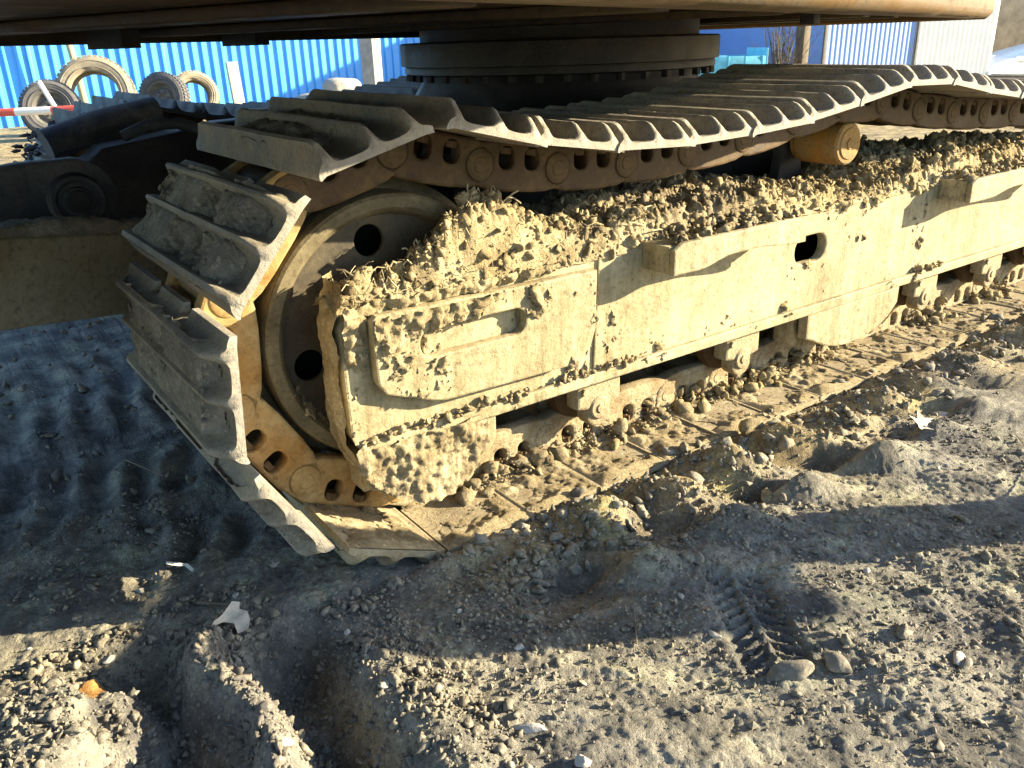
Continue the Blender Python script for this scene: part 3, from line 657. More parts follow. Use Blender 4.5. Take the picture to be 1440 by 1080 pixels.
# ---- heap of earth lying on top of the frame
def heap_top(X, Y):
    prof = np.interp(X, [-0.14, -0.10, -0.06, 0.0, 0.05, 0.11, 0.16, 0.24, 0.30, 0.37, 0.46, 0.55, 0.68, 0.85, 1.0, 1.12, 1.25, 1.35, 1.48, 1.6, 1.8, 2.1, 2.4, 2.66],
                     [0.478, 0.515, 0.525, 0.515, 0.530, 0.570, 0.600, 0.580, 0.545, 0.525, 0.515, 0.530, 0.540, 0.538, 0.535, 0.515, 0.500, 0.475, 0.490, 0.525, 0.540, 0.530, 0.525, 0.50])
    w_ = np.interp(X, [-0.1, 0.3, 0.42], [0.20, 0.20, 0.50])
    cross = sstep(0.090, 0.125, Y)*sstep(w_, w_-0.05, Y)
    q1 = fbm(X, Y, 9, 2, 371)*0.03; q2 = fbm(X, Y, 9, 2, 372)*0.03
    hump = (prof-0.470)*(0.95+1.1*fbm(X, Y, 9, 3, 360))+0.055*fbm(X+q1, Y+q2, 24, 4, 365, 0.6)+0.034*(0.22-np.abs(fbm(X+q1, Y+q2, 30, 4, 366, 0.65))*2)+0.024*fbm(X+q2*.3, Y, 80, 3, 370, 0.75)
    return 0.462+cross*np.clip(hump+0.010, 0, 1)
X = np.arange(-0.135, 2.64, 0.0032); Y = np.arange(0.092, 0.50, 0.0036); XX, YY = np.meshgrid(X, Y, indexing='ij')
add('mud_heap', gridmesh('mud_heap', np.stack([XX, YY, heap_top(XX, YY)], -1), (heap_top(XX, YY) > 0.4635)[:-1, :-1]), M_mud, F, kind='stuff')
n = 15000; cx = -0.12+2.7*rs.rand(n)**1.2; cy = 0.095+0.38*rs.rand(n)**1.5; w_ = np.interp(cx, [-0.1, 0.3, 0.42], [0.18, 0.18, 0.47]); k = cy < w_
cx = cx[k]; cy = cy[k]; cz = heap_top(cx, cy); R = 0.0015+0.0125*rs.rand(len(cx))**9; k = (cz > 0.468)
add('mud_clods', clods('mud_clods', np.stack([cx, cy, cz-R*0.1], -1)[k], R[k], 0.9, 0.45), M_mud, F, kind='stuff')
# clods sitting over the bracket tops
cx = np.concatenate([0.60+0.40*rs.rand(260), 1.77+0.5*rs.rand(200)]); cy = 0.012+0.09*rs.rand(460); R = 0.003+0.011*rs.rand(460)**2.5
add('mud_clods', clods('mud_clods', np.stack([cx, cy, 0.488+0.16*np.clip(cy-0.03, 0, 1)+R*0.2], -1), R, 0.8, 0.45), M_mud, F, kind='stuff')
# lumps hanging under and along the flange
cx = -0.1+1.9*rs.rand(420); k = (fbm(cx, cx*0, 6, 3, 380) > 0.0) | (cx < 0.02); cx = cx[k]; R = 0.002+0.007*rs.rand(len(cx))**2
add('mud_clods', clods('mud_clods', np.stack([cx, 0.084+0.004*rs.rand(len(cx)), 0.222+0.016*rs.rand(len(cx))], -1), R, 0.9, 0.4), M_mud, F, kind='stuff')
# straw in the heap
sv = []
for i in range(420):
    x = -0.1+2.0*rnd.random()**1.6; y = rnd.uniform(0.10, 0.2 if x < 0.3 else 0.3); z = float(heap_top(np.array(x), np.array(y)))+0.004; a = rnd.uniform(0, 6.28); L = rnd.uniform(0.008, 0.022) if i % 7 else rnd.uniform(0.03, 0.055)
    sv.append(tube('s', [(x, y, z), (x+L*0.5*math.cos(a), y+L*0.5*math.sin(a), z+0.008), (x+L*math.cos(a), y+L*math.sin(a), z+rnd.uniform(-0.008, 0.012))], 0.0008 if i % 3 else 0.0016, 4))
add('straw_bits', join('straw_bits', sv), M_straw, F, kind='stuff')

# ---- track guards below the frame
def guard(x0, x1, zt, zb, y0, y1, mat=M_frame, parent=F):
    o = [(x0, zt), (x1, zt)]
    for i in range(1, 12):
        t = i/12; o.append((x1-(x1-x0)*(0.10+0.8*t)*1.0, zb+(zt-zb)*0.55*(abs(2*t-1)**2.2)))
    o = [(x0, zt), (x0, zb+(zt-zb)*0.45)] + [(x0+(x1-x0)*t, zb+(zt-zb)*0.55*(abs(2*t-1)**2.4)) for t in [i/12 for i in range(1, 12)]] + [(x1, zb+(zt-zb)*0.62), (x1, zt)]
    return add('track_guard', plate('track_guard', o, [], y0, y1, 0.005), mat, parent)
g1 = guard(-0.105, 0.185, 0.196, 0.062, 0.10, 0.135); g2 = guard(1.175, 1.60, 0.196, 0.072, 0.09, 0.12)
for g, a, b in ((g1, -0.1, 0.18), (g2, 1.18, 1.58)):
    add('guard_side', boxme('guard_side', a, a+0.02, 0.136, 0.2, 0.10, 0.19, 0.003), M_frame, g)
    add('guard_side', boxme('guard_side', b-0.02, b, 0.136, 0.2, 0.13, 0.19, 0.003), M_frame, g)
# caked dirt on the nose guard
X = np.arange(-0.13, 0.19, 0.0035); Z = np.arange(0.055, 0.215, 0.0035); XX, ZZ = np.meshgrid(X, Z, indexing='ij')
lim = 0.064+0.075*np.abs(2*(XX+0.105)/0.29-1)**2.4
h = 0.014+0.045*fbm(XX, ZZ, 18, 4, 390, 0.65)+0.016*fbm(XX, ZZ, 70, 3, 391, 0.6)-0.03*sstep(0.10, 0.19, XX)
kp = ((ZZ > lim) & (h > 0))[:-1, :-1]
add('dried_mud', gridmesh('dried_mud', np.stack([XX, 0.0995-h, ZZ], -1), kp), M_mud, g1, kind='stuff')

# ---- track rollers: double flanged drum with an outer cap block bolted under the frame
roll_me = lathe('track_roller', [(0, 0.165), (0.05, 0.165), (0.062, 0.172), (0.085, 0.176), (0.088, 0.19), (0.088, 0.2), (0.068, 0.206), (0.068, 0.30), (0.088, 0.31), (0.088, 0.36), (0.06, 0.40), (0, 0.41)], 40)
cap_o = [(-0.062, 0.085), (-0.062, 0.02), (-0.03, 0.012)]+circ(0, 0, 0.036, 9, math.radians(200), math.radians(340))+[(0.03, 0.012), (0.062, 0.02), (0.062, 0.085)]
cap_me = plate('roller_cap', cap_o, [], 0.118, 0.160, 0.005)
rough(cap_me, 0.007, 30, 1)
disc_me = lathe('cap_disc', [(0, 0.110), (0.010, 0.110), (0.011, 0.113), (0.024, 0.113), (0.028, 0.1165)], 28)
for x in (0.10, 0.475, 0.955, 1.37, 1.80, 2.2, 2.56):
    r = add('track_roller', roll_me, M_link, EX, loc=(x, 0, 0.165))
    c = add('roller_cap', cap_me, M_linkmud, EX, loc=(x, 0, 0.110)); c.location.z = 0.165-0.055+0.0
    add('cap_disc', disc_me, M_linkmud, c, loc=(0, 0, 0.012))
    add('bolt', lathe('bolt', [(0, 0.1095), (0.009, 0.1095), (0.0095, 0.1175)], 6), M_frame, c, loc=(-0.045, 0, 0.06))
# earth packed between rollers and links along the lower run
n = 1900; cx = 0.12+2.4*rs.rand(n); cy = 0.12+0.075*rs.rand(n)**0.6; cz = 0.000+0.05*rs.rand(n)**2*np.clip((cy-0.11)/0.08, 0, 1); R = 0.0022+0.018*rs.rand(n)**7
k = fbm(cx, cy, 6, 3, 400) > -0.06
add('mud_clods', clods('mud_clods', np.stack([cx, cy, cz], -1)[k], R[k], 0.8, 0.4), M_mud, F, kind='stuff')

# ---- carrier roller on top
cr = add('carrier_roller', lathe('carrier_roller', [(0, 0.200), (0.014, 0.200), (0.015, 0.203), (0.040, 0.203), (0.043, 0.206), (0.052, 0.207), (0.057, 0.212), (0.058, 0.225), (0.058, 0.34), (0.050, 0.35), (0.050, 0.36), (0, 0.37)], 44), M_roller, EX, loc=(1.445, 0, 0.600))
add('roller_bracket', plate('roller_bracket', [(1.37, 0.468), (1.39, 0.60), (1.46, 0.60), (1.49, 0.468)], [], 0.375, 0.41, 0.004), M_dark, EX)

# ---- carbody, swing bearing, upper structure
CB = add('carbody', boxme('carbody', 0.85, 2.05, 0.62, 2.08, 0.34, 0.62, 0.03), M_dark, EX)
for x, s in ((0.95, -1), (1.75, 1)):
    for y, dy in ((0.5, 0), (2.0, 0)):
        add('carbody_leg', boxme('carbody_leg', x-0.14+s*0.05, x+0.14+s*0.05, y-0.0, y+0.2, 0.24, 0.46, 0.02), M_dark, CB)
BC = (1.39, 1.395)
add('turret_base', lathe('turret_base', [(0.80, 0.62), (0.64, 0.66), (0.54, 0.70), (0.50, 0.76), (0.50, 0.785)], 72, 'z'), M_dark, EX, loc=(BC[0], BC[1], 0))
SB = add('swing_bearing', lathe('swing_bearing', [(0.53, 0.785), (0.56, 0.79), (0.56, 0.805), (0.556, 0.812), (0.572, 0.815), (0.572, 0.885), (0.565, 0.89), (0.50, 0.892), (0.50, 0.96)], 96, 'z'), M_ring, EX, loc=(BC[0], BC[1], 0))
bm_ = lathe('bolt', [(0, 0.0), (0.014, 0.0), (0.014, -0.020), (0, -0.020)], 6, 'z')
for i in range(40):
    a = 2*math.pi*i/40; add('bolt', bm_, M_dark, SB, loc=(0.545*math.cos(a), 0.545*math.sin(a), 0.786))
# upper structure: rotated on its ring; K, Rr are two of its lower corners
e1 = Vector((0.933, 0.359, 0))
Rc = Vector((3.15, 0.72, 0)); LEN = 5.5  # body stretched at its left end to keep sky light off the soil
UP = bpy.data.objects.new('upper_structure', None)
def rbox(name, a0, a1, b0, b1, z0, z1, mat, parent=None, bev=0.01):
    """a: distance back from the near right corner along -e1, b: distance from the near edge toward the far edge"""
    me = boxme(name, -a1, -a0, b0-0.0, b1-0.16 if b1 > 1.5 else b1, z0, z1, bev, 3)
    o = add(name, me, mat, parent or US)
    return o
US = add('upper_structure', boxme('upper_structure', -LEN+0.02, -0.02, 0.02, 1.85, 1.04, 1.30, 0.03, 3), M_yellow, EX)
US.location = Rc; US.rotation_euler = (0, 0, math.atan2(e1.y, e1.x))
ZB = 0.912
rbox('belly_pan', 0.10, LEN-0.1, 0.26, 1.93, 0.945, 1.038, M_belly, bev=0.008)
rbox('lower_rail', 0.06, LEN-0.03, 0.0, 0.13, ZB+0.006, 1.036, M_yellow, bev=0.028)
rbox('lower_rail', 0.06, LEN-0.03, 0.135, 0.25, ZB+0.022, 1.036, M_belly, bev=0.012)
rbox('lower_rail', 0.04, LEN-0.06, 1.78, 2.03, ZB, 1.036, M_belly, bev=0.012)
rbox('end_rail', -0.02, 0.055, 0.02, 1.935, ZB, 1.036, M_yellow, bev=0.02)
rbox('end_rail', LEN-0.025, LEN+0.06, 0.02, 1.95, ZB, 1.036, M_belly, bev=0.02)
for i, a in enumerate((0.55, 1.05, 2.0, 2.7, 3.3)): rbox('cross_member', a, a+0.09, 0.27, 1.92, 0.925, 0.944, M_belly, bev=0.004)
for a, b in ((2.9, 1.7), (3.3, 1.6), (2.45, 1.75)): rbox('hanging_bracket', a, a+0.05, b, b+0.02, 0.900, 0.944, M_dark, bev=0.002)
rbox('engine_house', 0.1, LEN-2.0, 0.1, 1.95, 1.31, 2.15, M_yellow, bev=0.06)
rbox('cab', LEN-1.95, LEN-0.6, 0.12, 1.05, 1.31, 2.75, M_dark, bev=0.05)
rbox('hose_clip', 1.55, 1.62, 0.30, 0.34, 0.905, 0.944, M_dark, bev=0.003)

# ---- front linkage seen behind the nose: lift arm with round eye, push beam, hoses
PB_dir = Vector((0.97, 0.54, -0.19)).normalized(); PB0 = Vector((-0.445, 0.80, 0.458))
a = PB0-PB_dir*1.2; b = PB0+PB_dir*1.45
PBm = boxme('push_beam', 0, (b-a).length, -0.07, 0.07, -0.092, 0.088, 0.012, 3); rough(PBm, 0.004, 14, 2)
PB = add('push_beam', PBm, M_beam, EX, loc=a); PB.rotation_mode = 'QUATERNION'; PB.rotation_quaternion = PB_dir.to_track_quat('X', 'Z')
Xb = np.arange(0.3, 1.9, 0.008); Yb = np.arange(-0.07, 0.07, 0.006); XX, YY = np.meshgrid(Xb, Yb, indexing='ij'); h = 0.018+0.05*fbm(XX, YY, 9, 4, 410, 0.6)+0.012*fbm(XX, YY, 60, 3, 411)
add('dried_mud', gridmesh('dried_mud', np.stack([XX, YY, 0.086+h*sstep(0.07, 0.05, np.abs(YY))], -1), (h > 0)[:-1, :-1]), M_mudgrey, PB, kind='stuff')
ao = circ(-0.352, 0.578, 0.092, 20, math.radians(80), math.radians(-80))+[(-0.5, 0.50), (-0.9, 0.46), (-0.9, 0.62), (-0.60, 0.655), (-0.45, 0.668)]
LA = add('lift_arm', plate('lift_arm', ao, [], 1.0, 1.06, 0.008), M_blue_dark, EX)
add('arm_eye', lathe('arm_eye', [(0, 0.965), (0.030, 0.965), (0.033, 0.975), (0.040, 0.975), (0.048, 0.968), (0.056, 0.968), (0.060, 0.978), (0.062, 0.999)], 36), M_blue_dark, LA, loc=(-0.352, 0, 0.578))
add('arm_pin', lathe('arm_pin', [(0, 0.955), (0.024, 0.955), (0.026, 0.96), (0.026, 0.97)], 24), M_dark, LA, loc=(-0.352, 0, 0.578))
# dark cross tube and cylinder cover further in
add('cylinder_cover', tube('cylinder_cover', [(-0.33, 1.45, 0.665), (-0.18, 1.47, 0.705), (-0.02, 1.5, 0.73)], 0.042, 14), M_blue_dark, EX)
add('frame_arm', rough(plate('frame_arm', [(-0.30, 0.60), (-0.22, 0.66), (0.10, 0.70), (0.45, 0.71), (1.0, 0.66), (1.0, 0.2), (0.0, 0.10), (-0.28, 0.25)], [], 1.30, 1.42, 0.01), 0.01, 8), M_dark, EX)
add('cover_panel', plate('cover_panel', [(0.10, 0.60), (0.12, 0.735), (0.50, 0.745), (0.54, 0.66), (0.45, 0.60)], [], 1.10, 1.24, 0.012), M_dark, EX)
add('hydraulic_hose', tube('hydraulic_hose', catmull3 if False else [(-0.18, 1.22, 0.69), (-0.12, 1.2, 0.715), (-0.05, 1.19, 0.715), (0.02, 1.18, 0.69), (0.08, 1.17, 0.64), (0.13, 1.16, 0.56), (0.16, 1.16, 0.46)], 0.015, 12), M_blue_dark, EX)
add('hydraulic_hose', tube('hydraulic_hose', [(0.30, 0.72, 0.55), (0.42, 0.85, 0.68), (0.60, 0.95, 0.70), (0.80, 1.0, 0.66)], 0.016, 10), M_dark, EX)
# dirt on the far track nose
n = 170; cx = -0.30+0.30*rs.rand(n); cy = 2.12+0.5*rs.rand(n); cz = np.interp(cx, [-0.36, -0.3, -0.2, 0.0], [0.55, 0.62, 0.69, 0.745])+0.02*rs.rand(n); R = 0.004+0.018*rs.rand(n)**3.5
add('mud_clods', clods('mud_clods', np.stack([cx, cy, cz-0.065], -1), R*0.8), M_blue_dark, EX, kind='stuff')  # mud coloured dark like the far track, its shade painted in

# ------------------------------------------------------------------ SMALL THINGS ON THE GROUND
def gz(x, y): return float(H(np.array(x), np.array(y), False))
def stone(x, y, r, label, mat=M_stone, sq=(1, 0.8, 0.55), seed=0, cat='stone', name='stone', group=None):
    bm = bmesh.new(); bmesh.ops.create_icosphere(bm, subdivisions=3, radius=1)
    rr_ = random.Random(seed); pl = [(Vector((rr_.gauss(0, 1), rr_.gauss(0, 1), rr_.gauss(0, 1))).normalized(), rr_.uniform(0.55, 0.85)) for _ in range(11)]
    for v in bm.verts:
        for nn, d in pl:
            t = v.co.dot(nn)
            if t > d: v.co -= nn*(t-d)*0.9
        v.co = Vector((v.co.x*r*sq[0], v.co.y*r*sq[1], v.co.z*r*sq[2]))
    me = bpy.data.meshes.new(name); bm.to_mesh(me); bm.free(); rough(me, r*0.12, 3/r*0.5); smoothme(me, 30)
    return add(name, me, mat, None, loc=(x, y, gz(x, y)+r*sq[2]*0.45), rot=(rr_.uniform(-.2, .2), rr_.uniform(-.2, .2), rr_.uniform(0, 6.28)), label=label, cat=cat, group=group)
stone(0.228, -0.592, 0.030, 'largest grey flat stone beside the boot print in the right foreground', sq=(1.3, 0.7, 0.5), seed=1, mat=M_clod)
stone(0.300, -0.625, 0.022, 'dark clod lying just right of the large flat foreground stone', sq=(1.2, 0.9, 0.7), seed=2, mat=M_clod, cat='clod', name='soil_clod')
stone(0.455, -0.729, 0.016, 'white stone standing apart in the sunny right foreground', seed=3, sq=(1.2, 0.8, 0.6))
stone(-0.586, 0.092, 0.013, 'pale rounded stone on shaded soil above the orange lump', seed=4)
stone(-0.610, 0.112, 0.012, 'bluish grey stone just left of the pale rounded one', seed=5, mat=M_clod)
stone(-0.626, 0.022, 0.030, 'crumbly orange brown lump half sunk in shaded soil', M_orange, (1.3, 0.8, 0.5), 6, 'lump', 'rusty_lump')
stone(-0.138, -0.435, 0.016, 'long narrow pale stone in the sunny centre foreground', seed=7, sq=(1.9, 0.6, 0.5))
stone(0.216, -0.458, 0.010, 'small white chip at the edge of the shadow left of the boot print', seed=8, sq=(1.6, 0.6, 0.5))
stone(-0.050, -0.289, 0.010, 'rounded pale pebble at the upper tip of the sunny foreground patch', seed=9)
stone(-0.271, -0.252, 0.011, 'cream pebble on the left rim of the sunny foreground patch', seed=10)
stone(-0.124, -0.533, 0.014, 'cream stone at the bottom centre edge of the picture', seed=11)
stone(-0.436, -0.290, 0.013, 'round pale stone at the foot of the narrow lit ridge', seed=12)
stone(-0.344, -0.349, 0.022, 'upright grey stone in the shaded hollow at the bottom', seed=13, mat=M_clod, sq=(0.8, 0.6, 1.2))
stone(0.643, -0.224, 0.026, 'broad flat clod inside the shaded grouser hollow beside the track', seed=14, mat=M_mud, sq=(1.4, 0.7, 0.5), cat='clod', name='soil_clod')
stone(1.318, -0.225, 0.022, 'white oval stone on the sunny soil right of the track', seed=15, sq=(1.3, 0.8, 0.5))
stone(0.82, -0.03, 0.030, 'large tan clod resting against the shoe edges midway along the track', seed=16, mat=M_mud, sq=(1.2, 0.9, 0.8), cat='clod', name='soil_clod')
for i in range(70):
    x = rnd.uniform(-0.75, 1.5); y = rnd.uniform(-0.85, 0.6)
    if (-0.36 < x and y > -0.02) : continue
    stone(x, y, rnd.uniform(0.0045, 0.0095), 'small loose stone among many scattered over the soil', rnd.choice([M_stone, M_clod, M_clod, M_stone]), (1.2, 0.85, 0.65), 40+i, group='small stones scattered on the soil')

def leaf(x, y, outline, s, rz, label, mat=M_leaf, curl=0.3, tilt=(0.2, 0.1), name='dry_leaf', cat='leaf', lift=0.012):
    bm = bmesh.new(); vs = [bm.verts.new((px_*s, py_*s, 0)) for px_, py_ in outline]; bm.faces.new(vs)
    bmesh.ops.triangulate(bm, faces=bm.faces[:]); bmesh.ops.subdivide_edges(bm, edges=bm.edges[:], cuts=2, use_grid_fill=True)
    for v in bm.verts:
        d = v.co.length/s; v.co.z = s*curl*(d**2*0.5+0.25*math.sin(v.co.x/s*4)*math.cos(v.co.y/s*5))
    r = bmesh.ops.extrude_face_region(bm, geom=bm.faces[:]); bmesh.ops.translate(bm, verts=[g for g in r['geom'] if isinstance(g, bmesh.types.BMVert)], vec=(0, 0, 0.0006))
    bmesh.ops.recalc_face_normals(bm, faces=bm.faces)
    me = bpy.data.meshes.new(name); bm.to_mesh(me); bm.free(); smoothme(me, 60)
    return add(name, me, mat, None, loc=(x, y, gz(x, y)+lift), rot=(tilt[0], tilt[1], rz), label=label, cat=cat)
L1 = [(-1.2, -0.35), (-0.5, -0.05), (0.0, -0.25), (0.15, -0.9), (0.7, -0.75), (0.85, -0.2), (0.75, 0.3), (0.35, 0.55), (0.4, 0.9), (0.0, 1.0), (-0.25, 0.7), (-0.55, 0.35), (-1.0, 0.0)]
leaf(-0.400, 0.030, L1, 0.030, -0.25, 'large pale curled dry leaf on dark soil in front of the nose', tilt=(0.55, 0.1), lift=0.022)
L2 = [(-1, 0), (-0.3, 0.15), (-0.2, 0.8), (0.15, 0.3), (0.9, 0.5), (0.4, 0.0), (0.9, -0.5), (0.1, -0.25), (-0.3, -0.6), (-0.4, -0.15)]
leaf(1.150, -0.265, L2, 0.045, 0.4, 'small star shaped pale leaf on sunny soil right of the track', tilt=(0.4, -0.1), lift=0.012)
leaf(-0.285, 0.155, L2, 0.014, 0.9, 'tiny yellowish leaf on the dark soil below the track nose', lift=0.01)
S1 = [(-1, 0.12), (-0.5, 0.05), (-0.1, -0.1), (0.2, -0.5), (0.5, -0.55), (1.0, -0.25), (0.6, -0.7), (0.1, -0.65), (-0.2, -0.25), (-1, -0.05)]
leaf(-0.405, 0.268, S1, 0.040, -0.35, 'thin white plastic strip catching sun on the dark soil', M_paper, 0.2, (0.3, 0), 'plastic_strip', 'litter', 0.012)
def twig(pts, r, label):
    P = [(x, y, gz(x, y)+z) for x, y, z in pts]; add('dry_twig', tube('dry_twig', P, r, 6, r*0.5), M_bark, None, label=label, cat='twig')
twig([(-0.43, 0.14, 0.006), (-0.405, 0.10, 0.012), (-0.375, 0.075, 0.008)], 0.003, 'short brown twig lying behind the large pale leaf')
twig([(-0.40, 0.80, 0.01), (-0.38, 0.72, 0.03), (-0.35, 0.66, 0.01)], 0.0022, 'bent thin twig standing out of the dark rutted soil')
twig([(0.95, -0.62, 0.008), (1.05, -0.56, 0.02), (1.2, -0.50, 0.008), (1.28, -0.42, 0.01)], 0.002, 'long curved dry stem at the right edge of the shadow')
twig([(0.10, -0.40, 0.004), (0.16, -0.33, 0.008), (0.20, -0.28, 0.004)], 0.0015, 'thin pale stem on the shaded soil before the hollow')

# ------------------------------------------------------------------ UNSEEN POST AND BOX added to cast the long foreground shadow
ps = add('shadow_post', lathe('shadow_post', [(0, 0.70), (0.075, 0.70), (0.083, 0.692), (0.083, 0.0), (0.083, -0.2)], 32, 'z'), M_grey, None, loc=(1.66, -1.00, 0), label='unseen round post with a wide box, added right of the camera to cast the foreground shadow', cat='post')
bx_ = add('shadow_box', boxme('shadow_box', -0.12, 0.12, -0.135, 0.150, 0.445, 0.729, 0.015), M_grey, ps, loc=(-0.054, -0.094, 0), rot=(0, 0, math.atan2(0.868, 0.496)-math.pi/2))
add('shadow_box_lid', boxme('shadow_box_lid', -0.127, 0.127, -0.157, 0.157, 0.730, 0.742, 0.004), M_grey, bx_)
add('shadow_post_collar', lathe('shadow_post_collar', [(0.084, 0.05), (0.115, 0.045), (0.12, 0.0), (0.12, -0.05)], 28, 'z'), M_grey, ps)

# ------------------------------------------------------------------ BACKGROUND
def corrugated(name, L, Hh, pitch, depth, mat, parent, loc, rz, style='box', t=0.0):
    xs = []; zs = []
    n = int(L/pitch); pts = []
    for i in range(n):
        x = i*pitch
        if style == 'box': pts += [(x, 0), (x+pitch*0.62, 0), (x+pitch*0.72, -depth), (x+pitch*0.90, -depth), (x+pitch, 0)]
        else: pts += [(x+pitch*k/6, -depth*0.5*(1-math.cos(2*math.pi*k/6))) for k in range(6)]
    pts.append((n*pitch, 0))
    v = [(x, y, 0) for x, y in pts]+[(x, y, Hh) for x, y in pts]+[(x, y+0.004, 0) for x, y in pts]+[(x, y+0.004, Hh) for x, y in pts]
    m = len(pts); f = []
    for i in range(m-1): f.append((i, i+1, m+i+1, m+i)); f.append((2*m+i+1, 2*m+i, 3*m+i, 3*m+i+1)); f.append((m+i, m+i+1, 3*m+i+1, 3*m+i))
    me = pyd(name, v, f, False)
    return add(name, me, mat, parent, loc=loc, rot=(0, 0, rz))
FE = add('fence', None, loc=(-6, 13, 0), label='long bright blue corrugated sheet fence behind the excavator', cat='fence')
panel = None
for i in range(31):
    o = corrugated('fence_panel', 0.90, 2.1, 0.15, 0.035, M_fence, FE, (i*0.905, rnd.uniform(-0.012, 0.012), -0.15), rnd.uniform(-0.012, 0.012)) if i == 0 else None
    if i == 0: panel = o
    else:
        o = panel.copy(); COL.objects.link(o); o.parent = FE; o.location = (i*0.905, rnd.uniform(-0.012, 0.012), -0.15+rnd.uniform(-.01, .01)); o.rotation_euler = (0, 0, rnd.uniform(-0.012, 0.012))
for i in range(11): add('fence_post', boxme('fence_post', -0.03, 0.03, 0.03, 0.09, -0.2, 2.0, 0.004), M_concrete, FE, loc=(i*2.715, 0, 0))
def fence_rail(z): add('fence_rail', boxme('fence_rail', 0, 28, 0.02, 0.05, z, z+0.05, 0), M_concrete, FE)
fence_rail(0.4); fence_rail(1.6)

SH = add('metal_shed', None, loc=(12.2, 7.9, -0.3), rot=(0, 0, math.atan2(-0.17, 0.985)), label='corrugated metal shed with faded blue and white walls behind the track', cat='shed')
corrugated('blue_wall', 2.10, 3.2, 0.11, 0.015, M_shedblue, SH, (0, 0, -0.05), 0, 'wave')['label'] = 'faded light blue ribbed wall'
corrugated('white_wall', 2.01, 3.2, 0.125, 0.045, M_shedwhite, SH, (2.10, 0, -0.05), 0, 'wave')['label'] = 'bright white ribbed wall'
add('wall', boxme('wall', -0.04, -0.005, -0.02, 4.8, -0.05, 3.15, 0.002), M_shedblue, SH); add('wall', boxme('wall', 4.11, 4.14, -0.02, 4.8, -0.05, 3.15, 0.002), M_shedwhite, SH)
add('wall', boxme('wall', 0, 4.10, 4.76, 4.8, -0.05, 3.15, 0.002), M_shedblue, SH)
add('roof', boxme('roof', -0.15, 4.25, -0.2, 4.95, 3.17, 3.23, 0.004), M_shedblue, SH)
add('corner_trim', boxme('corner_trim', 2.075, 2.115, -0.06, -0.03, -0.05, 3.14, 0.002), M_grey, SH)
add('corner_trim', boxme('corner_trim', -0.06, 0.0, -0.05, -0.021, -0.05, 3.14, 0.002), M_grey, SH)

def tyre(x, y, R_, w_, lean, rz, label, mat, rim=False, z=None, rx=None):
    t = add('tyre', None, loc=(x, y, gz(x, y)+R_*math.cos(lean)+w_*0.5*math.sin(abs(lean))*0.6), rot=(lean, 0, rz), label=label, cat='tyre', group=None)
    r0 = R_*0.60; h = w_/2
    prof = [(r0, -h*0.62), (r0+0.012, -h*0.80), (r0+0.03, -h*0.86), (R_*0.78, -h*1.0), (R_*0.90, -h*0.97), (R_*0.965, -h*0.84), (R_*0.99, -h*0.6), (R_, -h*0.3), (R_, h*0.3), (R_*0.99, h*0.6), (R_*0.965, h*0.84), (R_*0.90, h*0.97), (R_*0.78, h), (r0+0.03, h*0.86), (r0, h*0.62), (r0+0.03, h*0.5), (R_*0.93, h*0.4), (R_*0.93, -h*0.4), (r0+0.03, -h*0.5), (r0, -h*0.62)]
    add('carcass', lathe('carcass', prof, 64), mat, t)
    # tread blocks
    bl = []
    for i in range(44):
        a = 2*math.pi*i/44
        for s in (-1, 1):
            me = boxme('b', -R_*0.05, R_*0.05, -h*0.32, h*0.32, -0.008, 0.012, 0, 1)
            me.transform(Matrix.Rotation(-a+(0.05 if s > 0 else 0), 4, 'Y') @ Matrix.Translation((0, s*h*0.42, R_*0.995))); bl.append(me)
    add('tread_blocks', join('tread_blocks', bl), mat, t, kind='stuff')
    for q in (0.70, 0.86):
        add('sidewall_rib', lathe('sidewall_rib', [(R_*q-0.006, -h*0.97), (R_*q-0.003, -h*1.03), (R_*q+0.003, -h*1.03), (R_*q+0.006, -h*0.97)], 56), mat, t)
    if rim:
        ri = add('wheel_rim', lathe('wheel_rim', [(r0+0.012, -h*0.80), (r0-0.004, -h*0.78), (r0-0.02, -h*0.5), (r0-0.035, -h*0.2), (r0*0.72, -h*0.15), (r0*0.55, -h*0.42), (r0*0.30, -h*0.45), (r0*0.25, -h*0.2), (0, -h*0.2)], 40), M_grey, t)
        for i in range(6):
            a = 2*math.pi*i/6; add('wheel_nut', lathe('wheel_nut', [(0, -h*0.56), (0.012, -h*0.56), (0.013, -h*0.4)], 6), M_dark, ri, loc=(r0*0.42*math.cos(a), 0, r0*0.42*math.sin(a)))
    return t
tyre(0.95, 10.2, 0.32, 0.22, math.radians(-14), math.radians(-18), 'brown tyre on a steel rim, leftmost, standing behind the red and white pole', M_rubberdk, True)
tyre(1.56, 10.75, 0.45, 0.26, math.radians(-16), math.radians(-20), 'largest dusty pale tyre without a rim leaning before the blue fence', M_rubber)
tyre(2.55, 11.5, 0.33, 0.22, math.radians(-12), math.radians(-42), 'grey tyre with a steel rim leaning right of the largest tyre', M_rubberdk, True)
tyre(3.05, 11.8, 0.32, 0.24, math.radians(-14), math.radians(-5), 'tan tyre without a rim, rightmost of the row by the fence', M_rubber)

